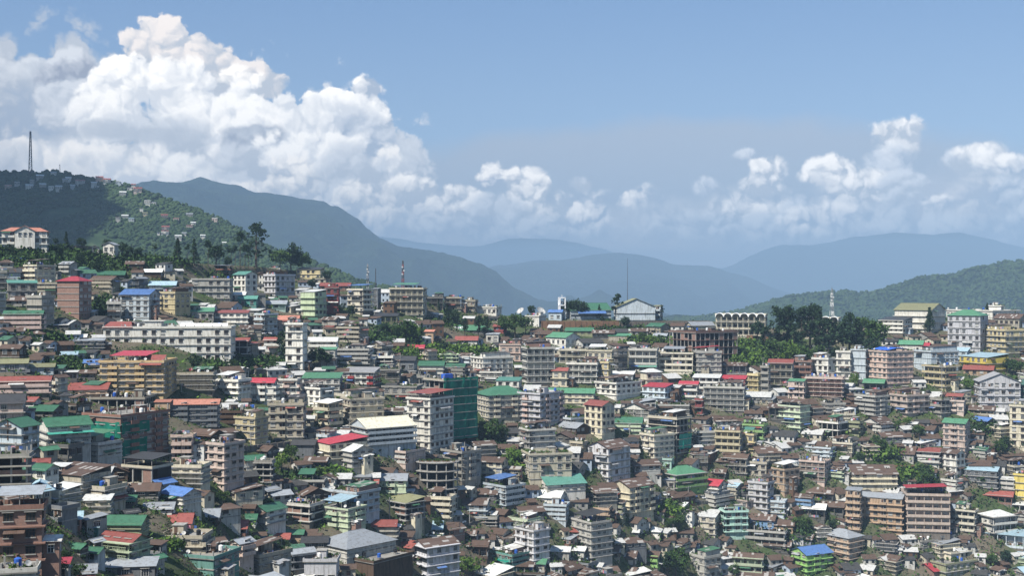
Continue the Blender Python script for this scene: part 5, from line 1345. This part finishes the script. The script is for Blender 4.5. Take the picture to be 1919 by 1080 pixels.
def tree(px, py, hpx, kind, Y=None, label=None, dz=0):
    fn, cl, nl, sz, mat, name, phrase = KIND[kind]; v = int(px + py) % 3; key = (kind, v)
    if key not in _tc:
        V, Fc = leaf_cloud(hash_(kind) + v * 7, cl, nl, sz, fn); crown = mesh_np('crown', V, Fc, [mat])
        m = MB(); r = random.Random(v + 3); top = {'slender': 8.4, 'cone': 8, 'pine': 9, 'arau': 9, 'bush': 2, 'bbush': 2, 'column': 8}.get(kind, 6.0); r0 = .12 if kind == 'slender' else .26
        m.bar((0, 0, -1.2), (0, 0, top * .5), r0 * 1.2, 'bark', 6, r0 * .8); m.bar((0, 0, top * .5), (r.uniform(-.3, .3), 0, top), r0 * .8, 'bark', 6, r0 * .3)
        if kind not in ('slender', 'bush', 'bbush'):
            for i in range(9):
                z = top * r.uniform(.35, .95); a = r.uniform(0, 6.28); L = r.uniform(1.2, 2.8) * (1.15 - z / top * .7); m.bar((0, 0, z), (L * math.cos(a), L * math.sin(a), z + L * .5), .09, 'bark', 4, .03)
        _tc[key] = (crown, m.mesh('trunk'))
    crown, trunk = _tc[key]
    g = ground(px, py) if Y is None else Vector(((px - PX0) / F * Y, Y, (PY0 - py) / F * Y))
    h = hpx * g.y / F; s_ = h / 10.0
    root = empty(name, g, (px * 1.7) % 6.28); root.scale = (s_ * (1 + .12 * math.sin(px)), s_, s_)
    link('crown', crown, root); link('trunk', trunk, root); root['category'] = 'bush' if 'bush' in kind else 'tree'
    root['group'] = {'broad': 'leafy trees between the houses', 'bright': 'leafy trees between the houses', 'dark': 'dark bushy trees', 'slender': 'slender trees along the left ridge', 'pine': 'tall pines', 'cone': 'pointed cypresses'}.get(kind, 'bushes and trees of the town')
    hs = ('tall ' if hpx > 50 and not phrase.startswith(('tall', 'big')) else 'small ' if hpx < 25 else '')
    if label: root['label'] = label
    else: ITEMS.append((root, px, py - hpx / 2, hs + phrase))
    x0, x1 = int(px - hpx * .25), int(px + hpx * .25); ya = int(max(0, py - hpx * .8)); OCC[ya:int(py), max(0, x0):max(0, x1)] = np.maximum(OCC[ya:int(py), max(0, x0):max(0, x1)], int(py) - 4)
    return root
def hash_(s_): return sum(ord(c) * (i + 1) for i, c in enumerate(s_))
TREES = '''124 448 30 cone;153 448 24 dark;333 492 46 cone;364 490 46 cone;352 489 38 slender;290 484 30 slender;390 500 52 slender;412 500 42 slender;427 500 40 slender;434 501 38 slender;441 500 42 slender;450 503 72 slender;459 502 46 slender;466 503 44 slender;480 506 88 arau;405 500 42 dark;425 506 26 dark
545 514 62 dark;525 514 52 broad;566 516 48 broad;612 532 26 dark;585 546 26 dark;200 474 28 dark;228 480 28 dark;240 484 24 dark;105 458 16 dark;1075 580 36 dark;1058 582 30 dark;1094 580 34 dark;1123 582 28 cone;1158 578 50 pine;1168 582 30 pine;1238 586 30 column;1172 618 26 dark
965 636 52 broad;945 632 44 broad;985 630 40 broad;996 592 24 dark;838 608 36 cone;852 610 30 dark;822 582 18 cone;871 632 36 pine;897 634 42 pine;911 636 44 pine;762 638 42 broad;778 642 36 bright;745 636 30 broad;830 664 26 dark;842 656 20 bbush
1460 668 92 pine;1476 664 90 pine;1502 662 86 pine;1518 660 88 pine;1536 668 80 pine;1452 696 64 broad;1474 698 60 bright;1552 670 74 pine;1580 672 76 dark;1604 672 76 pine;1626 666 76 broad;1640 664 66 broad;1496 690 50 broad;1434 668 56 pine;1520 692 40 broad;1568 690 42 dark;1742 626 50 cone;1850 596 28 cone;1590 694 36 dark;1615 690 34 dark;1488 680 70 pine;1420 640 40 dark
535 676 70 column;365 700 38 dark;600 692 42 dark;582 690 36 dark;612 690 30 dark;922 836 54 broad;905 832 44 broad;938 834 40 dark;500 978 48 broad;478 1036 34 broad;528 1050 46 dark;505 1046 36 dark;545 872 42 broad;528 884 40 bright;515 896 34 bright;400 954 36 dark;418 950 32 broad;122 1062 32 dark;962 876 42 bright
1266 1086 62 broad;1250 1080 44 dark;1272 994 34 broad;1255 996 28 broad;1512 1004 36 broad;1496 998 32 broad;1732 926 48 broad;1740 912 42 dark;1750 926 34 dark;1702 802 24 bright;1722 826 32 broad;1652 852 32 broad;1640 838 24 broad;1872 858 36 broad;1886 846 30 dark;1900 704 32 broad;1886 700 30 dark;1912 708 34 broad
822 996 28 broad;886 1086 44 bright;870 1080 36 bright;1400 880 36 cone;1376 1086 30 broad;144 668 24 broad;160 700 20 bbush;30 612 22 dark;152 1082 26 broad;110 1086 40 dark;18 480 24 dark;60 500 20 broad;150 500 26 dark;110 482 24 dark;180 512 22 dark;260 484 22 dark;1016 870 24 broad;1130 610 18 dark
660 596 26 dark;640 590 22 dark;560 612 24 dark;720 628 24 dark;1205 646 24 broad;1225 650 22 bright;1238 646 20 broad;1140 612 16 broad;1560 996 24 dark;1610 870 22 dark;1680 808 22 broad;1860 900 26 dark;1840 912 22 broad;1885 1060 30 dark;1860 1066 30 broad;1788 1066 24 broad;60 648 18 dark;190 600 24 dark;186 580 22 dark;200 590 20 dark
640 750 16 bbush;700 745 14 bbush;945 868 28 bbush;590 908 26 bbush;612 902 24 bbush;1600 725 26 bright;1812 735 26 bright;1825 728 22 bbush;1688 898 26 bbush;1706 896 24 bbush;1660 894 22 bbush;1090 925 18 bbush;1100 926 20 bbush;1450 690 20 bbush;1386 680 22 bbush;1412 690 20 bbush;470 690 20 broad;440 694 22 dark;510 694 20 broad;120 700 22 broad'''
TREES += ''';1480 650 70 pine;1530 655 84 pine;1592 668 80 pine;1470 690 50 broad;1535 690 46 broad;1632 680 50 dark;1090 582 30 dark;1068 581 36 dark;1082 582 38 dark'''
for ln in TREES.replace('\n', ';').split(';'):
    p = ln.split()
    if len(p) == 4: tree(int(p[0]), int(p[1]), int(p[2]), p[3])

# ------------------------------------------------------------------ undergrowth
GREEN = [(840, 664, 110, 13, 1), (745, 628, 60, 16, 0), (690, 640, 45, 12, 0), (1408, 664, 46, 24, 1), (1500, 690, 110, 14, 0), (445, 688, 60, 14, 0), (490, 686, 50, 12, 0), (60, 484, 110, 20, 0), (180, 492, 120, 18, 0), (300, 492, 60, 10, 0),
         (190, 580, 18, 22, 0), (70, 640, 60, 8, 0), (130, 690, 60, 16, 0), (1255, 958, 28, 10, 1), (1695, 892, 46, 14, 1), (610, 892, 34, 12, 1), (560, 905, 40, 18, 0), (545, 606, 30, 6, 0), (1190, 618, 100, 5, 0), (1210, 642, 40, 10, 1), (1880, 715, 26, 8, 0),
         (905, 832, 36, 12, 0), (962, 868, 20, 12, 1), (1490, 1004, 36, 12, 0), (540, 1056, 60, 10, 0), (310, 1024, 30, 6, 1), (1840, 806, 34, 10, 0), (860, 606, 60, 8, 0), (1590, 700, 50, 8, 0), (1300, 700, 10, 8, 1), (420, 520, 30, 8, 0), (1650, 852, 36, 10, 1)]
PATCH = np.zeros((1200, 2000), dtype=bool); yy, xx = np.mgrid[0:1200, 0:2000]
for cx, cy, rx, ry, br in GREEN: PATCH |= ((xx - cx) / rx) ** 2 + ((yy - cy) / ry) ** 2 < 1
def undergrowth():
    r = np.random.default_rng(5); V = []; mi = []
    def clump(px, py, s_, br, n=7):
        g = ground(px, py); s_ = s_ * min(1.0, max(.35, g.y / 480)); n = n if g.y > 330 else n * 2
        P_ = r.normal(size=(n, 3)) * [s_ * 1.2, s_ * 1.2, s_ * .5] + [g.x, g.y, g.z + s_ * .5]
        a = r.normal(size=(n, 3)); a /= np.linalg.norm(a, axis=1)[:, None]; b_ = np.cross(a, r.normal(size=(n, 3))); b_ /= np.linalg.norm(b_, axis=1)[:, None]
        q = s_ * .45 * r.uniform(.6, 1.3, (n, 1)); V.append(np.stack([P_ - a * q, P_ + b_ * q * .8, P_ + a * q, P_ - b_ * q * .8], 1).reshape(-1, 3)); mi.extend([br] * n)  # one leaf kind per clump
    for cx, cy, rx, ry, br in GREEN:
        for _ in range(int(rx * ry * (.8 if br else .42)) + 20):
            a = r.uniform(0, 6.28); q = r.uniform(0, 1) ** .5; clump(cx + rx * q * math.cos(a), cy + ry * q * math.sin(a), r.uniform(.8, 1.9), (2 if br and r.random() < .6 else 0 if r.random() < .6 else 1))
    for _ in range(12000):
        px = r.uniform(-40, 1960); cr = crest(px); py = cr + (1130 - cr) * r.uniform(0, 1) ** 1.1; clump(px, py, r.uniform(.5, 1.5), 0 if r.random() < .55 else 1 if r.random() < .7 else 2)
    V_ = np.concatenate(V); o = link('undergrowth', mesh_np('undergrowth', V_, np.arange(len(V_)).reshape(-1, 4), ['leaves', 'leaves_dark', 'leaves_bright'], mi)); tag(o, kind='stuff')
undergrowth()
# ------------------------------------------------------------------ woods on the hills
def woods(name, G, n, s0, s1, rows_, seed, cols=None):
    r = np.random.default_rng(seed); nt, nx_ = G.shape[:2]; base = []
    ph = (1 + 5 ** .5) / 2; ico = np.array([(-1, ph, 0), (1, ph, 0), (-1, -ph, 0), (1, -ph, 0), (0, -1, ph), (0, 1, ph), (0, -1, -ph), (0, 1, -ph), (ph, 0, -1), (ph, 0, 1), (-ph, 0, -1), (-ph, 0, 1)]) / math.hypot(1, ph)
    fc = np.array([(0, 11, 5), (0, 5, 1), (0, 1, 7), (0, 7, 10), (0, 10, 11), (1, 5, 9), (5, 11, 4), (11, 10, 2), (10, 7, 6), (7, 1, 8), (3, 9, 4), (3, 4, 2), (3, 2, 6), (3, 6, 8), (3, 8, 9), (4, 9, 5), (2, 4, 11), (6, 2, 10), (8, 6, 7), (9, 8, 1)])
    c0, c1 = cols or (0, nx_ - 1)
    j = r.uniform(rows_[0], rows_[1], n); i = r.uniform(c0, c1 - .01, n); j0 = j.astype(int); i0 = i.astype(int); fj = (j - j0)[:, None]; fi = (i - i0)[:, None]
    P_ = (G[j0, i0] * (1 - fi) + G[j0, i0 + 1] * fi) * (1 - fj) + (G[j0 + 1, i0] * (1 - fi) + G[j0 + 1, i0 + 1] * fi) * fj
    dn = fbm(P_[:, 0] / 90, P_[:, 1] / 60, 3, seed); keep = dn > .27; P_ = P_[keep]; n = len(P_)
    s_ = r.uniform(s0, s1, n) * (.7 + .6 * fbm(P_[:, 0] / 40, P_[:, 1] / 40, 2, seed + 1)); jit = r.uniform(.6, 1.35, (n, 12, 1))
    V = P_[:, None, :] + ico[None] * s_[:, None, None] * jit * np.array([1, 1, .9]); V[:, :, 2] += s_[:, None] * .35
    Fa = (np.arange(n) * 12)[:, None, None] + fc[None]
    o = link(name, mesh_np(name, V.reshape(-1, 3), Fa.reshape(-1, 3), ['woodland'])); tag(o, kind='stuff')
woods('hill_woodland', TH, 44000, 2.0, 4.2, (4, 120), 3)
woods('ridge_woodland', MF, 26000, 3.0, 6.0, (4, 60), 5)
# ------------------------------------------------------------------ small houses on the wooded hill
def on_hill(px, py):
    D = TH.reshape(-1, 3); u = PX0 + F * D[:, 0] / D[:, 1]; v = PY0 - F * D[:, 2] / D[:, 1]
    ok = np.arange(len(D)) // TH.shape[1] >= 4; dd = (u - px) ** 2 + (v - py) ** 2 + (~ok) * 1e9; return float(D[int(np.argmin(dd)), 1]) - 6
HILL = '''15 353 14 O o;55 352 16 W w;32 346 12 L y;80 350 14 L w;96 354 12 W y;110 354 14 W w;122 341 12 L y;150 344 20 W r;176 347 12 W w;186 337 16 P r;200 341 16 W r;222 345 12 B w;230 365 14 W w;243 357 10 L y;258 358 18 P r;276 381 13 W w;288 384 10 W y;234 409 14 W w;246 414 12 B l;221 412 10 L b
308 408 14 P r;330 414 12 P r;355 406 14 L y;402 414 12 P w;362 422 10 W w;355 428 14 P r;310 430 16 P r;309 438 16 W r;380 446 10 W w;334 447 14 W w;272 404 10 Y v;75 334 16 L w;100 328 12 W y;128 338 12 W w;297 439 6 W w;420 458 8 W w;265 395 8 W w;345 440 9 W y;182 352 9 W w;60 342 10 L y;136 352 10 B w;250 349 9 W r;210 330 0 W w'''
for ln in HILL.replace('\n', ';').split(';'):
    p = ln.split(); x, y, wd = int(p[0]), int(p[1]), int(p[2])
    if wd < 5: continue
    wd *= .85; hh = 5 if wd > 8 else 3.5
    building(x - wd / 2, x + wd / 2, x + wd / 2, y - hh, y, 2 if wd > 11 else 1, 'bw' if wd > 12 else 'ww', p[3], ('g' if (x + y) % 3 else 's') + p[4], None, 'hillside_house', 'house', 'houses scattered over the wooded hill', Yd=on_hill(x, y + 2), seed=x * 3 + y, noclut=True)

# ------------------------------------------------------------------ more houses filling the slope
fr = random.Random(41); FILL = []
def try_fill(px, pyb, wm, fl, corner, need=.5, hid=.1):
    g = ground(px, pyb); k = F / g.y; w_ = wm * k; h = fl * 2.85 * k; x0, x1 = px - w_ / 2, px + w_ / 2; yt = pyb - h - 3
    if pyb < crest(px) + 12: return
    a, b2, c, d_ = int(max(0, x0)), int(min(1999, x1)), int(max(0, yt)), int(min(1199, pyb))
    if b2 - a < 4 or d_ - c < 3: return
    sub = OCC[c:d_, a:b2]; n = sub.size
    if PATCH[min(1199, int(pyb) - 2), min(1999, max(0, int(px)))]: return
    behind = ((sub > 0) & (sub < pyb)).sum() / n; free = (sub == 0).sum() / n
    if behind > hid or free < need: return
    OCC[c:d_, a:b2] = np.maximum(sub, int(pyb)); FILL.append((x0, x0 + (x1 - x0) * corner, x1, pyb - h, pyb, fl, w_ * h)); return True
for (n, wr, flr, need, hid) in ((2600, (9, 15), (2, 4), .75, .06), (4200, (7, 12), (1, 3), .62, .08), (8000, (5, 9), (1, 2), .45, .10), (14000, (3.5, 6), (1, 1), .34, .16), (9000, (2.8, 4.5), (1, 1), .25, .22)):
    for _ in range(n):
        px = fr.uniform(-10, 1930); cr = crest(px); py = cr + 14 + (1135 - cr) * fr.random()
        if 940 < px < 1330 and py < 628: continue
        if px < 460 and py < 515: continue
        if 1400 < px < 1640 and py < 680: continue
        fl = fr.randint(*flr)
        wm_ = fr.uniform(*wr)
        if px > 900 and fr.random() < .55: fl = 1 if fl < 3 else 2; wm_ *= 1.15
        try_fill(px, py, wm_, fl, fr.choice([.25, .4, .6, .7, .8, .97]), need, hid)
FILL.sort(key=lambda q: -q[6])
NF = 185
cnt = 0
for q in FILL[:NF]:
    x0, xc, x1, yt, yb, fl, ar = q; r = fr
    left = x0 < 700
    wall = r.choice('GLLCCWWtttPBGLCSLN' if fl >= 2 else 'LCKtGWSKDLRB'); roof = r.choice(['f' + 'G', 'pG', 'uG', 'tb', 'ty', 'fG', 'fG', 'tw', 'gb', 'tb', 'gy'] if fl >= 3 else ['gb', 'gb', 'gb', 'hb', 'gy', 'sw', 'sb', 'gr', 'fG', 'pG', 'tb', 'gg', 'gl', 'xb', 'xb', 'sy'])
    if left and fl < 3 and r.random() < .3: roof = r.choice(['gg', 'gr', 'gy', 'gk'])
    sty = r.choice(['wb', 'vw', 'vv', 'bw', 'vp', 'wv', 'Vw', 'ff' if fl > 2 and r.random() < .4 else 'vw']) if fl >= 2 else r.choice(['ww', 'vw', 'bw'])
    building(x0, xc if x1 - xc > 3 else x1, x1, yt, yb, fl, sty, wall, roof, None, 'apartment_building' if fl >= 3 else 'tin_roofed_house' if roof[0] in 'gxhs' else 'concrete_house', 'building' if fl >= 3 else 'house', seed=int(x0 * 11 + yb))
# the smallest ones, packed between the others, as one mass
def shack(mb, q, r):
    x0, xc, x1, yt, yb, fl, ar = q; g = ground((x0 + x1) / 2, yb); k = g.y / F; w_ = (x1 - x0) * k; d_ = min(w_ * r.uniform(.7, 1.1), 9); H = (yb - yt) * k
    a = r.uniform(-.7, .7); w_ *= .85; ca, sa = math.cos(a), math.sin(a)
    T_ = lambda x, y, z: (g.x + x * ca - y * sa, g.y + d_ * .4 + x * sa + y * ca, g.z + z)
    wm_ = r.choice(['mass_pale', 'mass_grey', 'mass_cream', 'wood', 'mass_grey', 'mass_pale', 'mass_blue']); hw, hd = w_ / 2, d_ / 2
    c = [(-hw, -hd), (hw, -hd), (hw, hd), (-hw, hd)]
    for i in range(4): p, q2 = c[i], c[(i + 1) % 4]; mb.poly([T_(*p, -4), T_(*q2, -4), T_(*q2, H), T_(*p, H)], wm_)
    n = max(1, int(w_ / 2.4))
    for f_ in range(fl):
        z = 2.85 * f_ + .95
        for i in range(n):
            x = -hw + (i + .5) * w_ / n; mb.poly([T_(x - .55, -hd - .03, z), T_(x + .55, -hd - .03, z), T_(x + .55, -hd - .03, z + 1.2), T_(x - .55, -hd - .03, z + 1.2)], 'glass')
        y = 0; mb.poly([T_(hw + .03, -.55, z), T_(hw + .03, .55, z), T_(hw + .03, .55, z + 1.2), T_(hw + .03, -.55, z + 1.2)], 'glass'); mb.poly([T_(-hw - .03, -.55, z), T_(-hw - .03, .55, z), T_(-hw - .03, .55, z + 1.2), T_(-hw - .03, -.55, z + 1.2)], 'glass')
    rt = r.choice(['mass_rust', 'mass_rust', 'mass_rust', 'mass_tin', 'mass_rust', 'mass_dark', 'mass_green' if x0 < 700 else 'mass_rust', 'mass_tin']); o = .45; pk = .42 * hd; he = -.42 * o
    if r.random() < .7:
        mb.slab([T_(-hw - o, -hd - o, H + he), T_(hw + o, -hd - o, H + he), T_(hw + o, 0, H + pk), T_(-hw - o, 0, H + pk)], .08, rt)
        mb.slab([T_(-hw - o, 0, H + pk), T_(hw + o, 0, H + pk), T_(hw + o, hd + o, H + he), T_(-hw - o, hd + o, H + he)], .08, rt)
        for s_ in (-1, 1): mb.poly([T_(s_ * hw, -hd, H), T_(s_ * hw, hd, H), T_(s_ * hw, 0, H + pk - .1)], wm_)
    else: mb.slab([T_(-hw - o, -hd - o, H), T_(hw + o, -hd - o, H), T_(hw + o, hd + o, H + .9), T_(-hw - o, hd + o, H + .9)], .1, rt)
for nm, c in (('mass_pale', (.50, .49, .46)), ('mass_grey', (.26, .255, .24)), ('mass_cream', (.46, .42, .33)), ('mass_blue', (.34, .40, .48)), ('mass_rust', (.088, .060, .046)), ('mass_tin', (.42, .42, .41)), ('mass_dark', (.05, .05, .05)), ('mass_green', (.05, .12, .08))):
    mat_wall(nm, False, c, .7)
mb = MB()
for q in FILL[NF:]: shack(mb, q, fr)
tag(mb.build('packed_shacks'), kind='stuff')
print('FILLS', len(FILL), 'free', float((OCC[640:1080, :1919] == 0).mean()))
# poles
POLES = ((470, 845, 34), (590, 826, 26), (655, 812, 28), (750, 690, 26), (925, 650, 26), (1010, 655, 34), (1150, 940, 26), (1250, 940, 26), (1290, 936, 24), (1430, 700, 30), (1525, 690, 44), (1700, 680, 22), (880, 985, 26), (60, 870, 46), (205, 850, 30), (1345, 820, 26), (1620, 780, 24), (1765, 760, 80), (730, 985, 52), (1880, 780, 28), (1005, 985, 26), (340, 740, 22), (210, 560, 22), (1180, 820, 26))
def pole_m():
    m = MB(); m.bar((0, 0, -1), (0, 0, 9), .13, 'concrete', 6, .09); return m
def arm_m():
    m = MB(); m.box(-1, 1, -.06, .06, 8.1, 8.25, 'steel'); m.box(-.7, .7, -.06, .06, 7.4, 7.52, 'steel')
    for x in (-.9, 0, .9): m.cyl(x, 0, 8.25, 8.5, .06, .05, 'frame_white', 6)
    return m
for px, py, h in POLES:
    g = ground(px, py); root = empty('utility_pole', g, (px % 7) * .3); s_ = h * g.y / F / 9; root.scale = (1.3, 1.3, s_)
    link('pole', small('pole', pole_m), root); link('cross_arm', small('arm', arm_m), root); root['category'] = 'utility pole'; root['group'] = 'utility poles in the town'
    ITEMS.append((root, px, py - h / 2, ('tall ' if h > 40 else '') + 'grey utility pole'))

# ------------------------------------------------------------------ labels
NUMW = {1: 'one-storey', 2: 'two-storey', 3: 'three-storey', 4: 'four-storey', 5: 'five-storey', 6: 'six-storey', 7: 'seven-storey'}
LM = [(a['nick'], a['x'], a['y'], a['o']) for a in ALL if a.get('nick')] + [('broadcast tower', 57, 300, None), ('lettered fuel sign', 235, 878, None)]
LM = [l for l in LM if l[0] != 'lettered fuel sign']
def rel(dx, dy):
    h_ = 'right' if dx > 0 else 'left'; v = 'below' if dy > 0 else 'above'
    if abs(dx) > 2.2 * abs(dy): return ('just ' if abs(dx) < 60 else '') + h_ + ' of'
    if abs(dy) > 2.2 * abs(dx): return ('just ' if abs(dy) < 45 else 'far ' if abs(dy) > 150 else '') + v
    return v + ' and ' + h_ + ' of'
USED = set(o['label'] for o in bpy.data.objects if 'label' in o and o['label'])
def key(l): return l.lower()
def give(o, px, py, phrases):
    near = sorted([l for l in LM if l[3] is not o], key=lambda l: math.hypot(l[1] - px, (l[2] - py) * 1.3))[:7]
    for k in range(7):
        for ph in phrases:
            l = near[k]; t = '%s %s the %s' % (ph, rel(px - l[1], py - l[2]), l[0])
            n = len(t.replace('-', ' ').split())
            if n <= 16 and t.lower() not in USED and k < 3: USED.add(t.lower()); o['label'] = t; return
    for i in range(6):
        for j in range(i + 1, 7):
            for ph in phrases:
                t = '%s between the %s and the %s' % (ph, near[i][0], near[j][0])
                if len(t.replace('-', ' ').split()) <= 16 and t.lower() not in USED: USED.add(t.lower()); o['label'] = t; return
    for k in range(7):
        for ph in phrases[::-1]:
            t = '%s %s the %s' % (ph, rel(px - near[k][1], py - near[k][2]), near[k][0])
            if len(t.replace('-', ' ').split()) <= 16 and t.lower() not in USED: USED.add(t.lower()); o['label'] = t; return
    o['label'] = '%s %s the %s' % (phrases[-1], rel(px - near[0][1], py - near[0][2]), near[0][0])
USED = set(k.lower() for k in USED)
for a in ALL:
    if a['label']:
        a['o']['label'] = a['label']; USED.add(a['label'].lower())
for a in ALL:
    if a['label']: continue
    noun = 'block' if a['fl'] >= 3 else ('shed' if a['fl'] == 1 and a['x1'] - a['x0'] < 24 else 'house'); w1 = WNAME[a['wall']]; rt = a['roof'][0]; rn = RNAME.get(a['roof'][1], '')
    rp_ = {'f': 'flat roof', 'p': 'planted roof', 'u': 'bare roof columns', 't': rn + ' roof shelter', 'o': rn + ' sheet roof'}.get(rt, rn + ' roof')
    balc = a['sty'][0] in 'vV'
    ph = ['%s %s with %s' % (w1, noun, rp_), '%s %s %s' % (w1, NUMW[a['fl']], noun), '%s %s with %s' % (w1, 'balconied ' + noun if balc else noun, rp_), '%s roofed %s %s' % (rn, w1, noun) if rt not in 'fpu' else 'flat topped %s %s' % (w1, noun)]
    ph.append('%s %s %s' % (NUMW[a['fl']], w1, noun))
    if a['o'].name.startswith('hillside'): ph = ['tiny ' + p for p in ph[:2]] + ['%s hillside house with %s' % (w1, rp_), 'small %s hillside house' % w1] + ph
    give(a['o'], a['x'], a['y'], ph)
for o, px, py, ph in ITEMS: give(o, px, py, [ph, ph.replace('small ', 'little '), 'lone ' + ph])
# ------------------------------------------------------------------ haze and the passing clouds
def mat_vol(name, col, dens, aniso=0.0):
    m = bpy.data.materials.new(name); m.use_nodes = True; nt = m.node_tree; nt.nodes.clear()
    o = nt.nodes.new('ShaderNodeOutputMaterial'); v = nt.nodes.new('ShaderNodeVolumePrincipled')
    v.inputs['Color'].default_value = tuple(col) + (1,); v.inputs['Density'].default_value = dens; v.inputs['Anisotropy'].default_value = aniso
    nt.links.new(v.outputs[0], o.inputs['Volume']); M[name] = m
mat_vol('haze_air', (0.30, 0.45, 0.635), 0.00014, -0.3)
hz = MB(); hz.box(-19500, 19500, -2000, 23000, TERR_LOW - 1.0, 640.0, 'haze_air'); tag(hz.build('haze'), kind='stuff')
mat_vol('cloud_mass', (0.95, 0.96, 1.0), 0.0065, 0.3)
def cloud(cx, cy, cz, rx, ry, rz, seed):
    nu, nv = 48, 28; V = []; Fc = []
    for j in range(nv + 1):
        th = math.pi * j / nv
        for i in range(nu):
            ph = 2 * math.pi * i / nu; dv = Vector((math.sin(th) * math.cos(ph), math.sin(th) * math.sin(ph), math.cos(th)))
            k = 1 + 0.28 * mnoise.fractal(dv * 2.2 + Vector((seed, 0, 0)), 0.8, 2.0, 4)
            V.append((dv.x * rx * k, dv.y * ry * k, dv.z * rz * k))
    for j in range(nv):
        for i in range(nu): Fc.append((j * nu + i, j * nu + (i + 1) % nu, (j + 1) * nu + (i + 1) % nu, (j + 1) * nu + i))
    me = bpy.data.meshes.new('cloud'); me.from_pydata(V, [], Fc); me.materials.append(M['cloud_mass']); me.update()
    o = link('cloud', me); o.location = (cx, cy, cz); tag(o, kind='stuff')
def cloud_over(gx, gy, alt, rx, ry, rz, seed):
    t = alt / SUN.z; cloud(gx + SUN.x * t, gy + SUN.y * t, alt, rx, ry, rz, seed)
cloud_over(-560, 380, 900, 330, 430, 45, 1.0)
cloud_over(-1080, 1720, 1000, 500, 640, 90, 5.0)
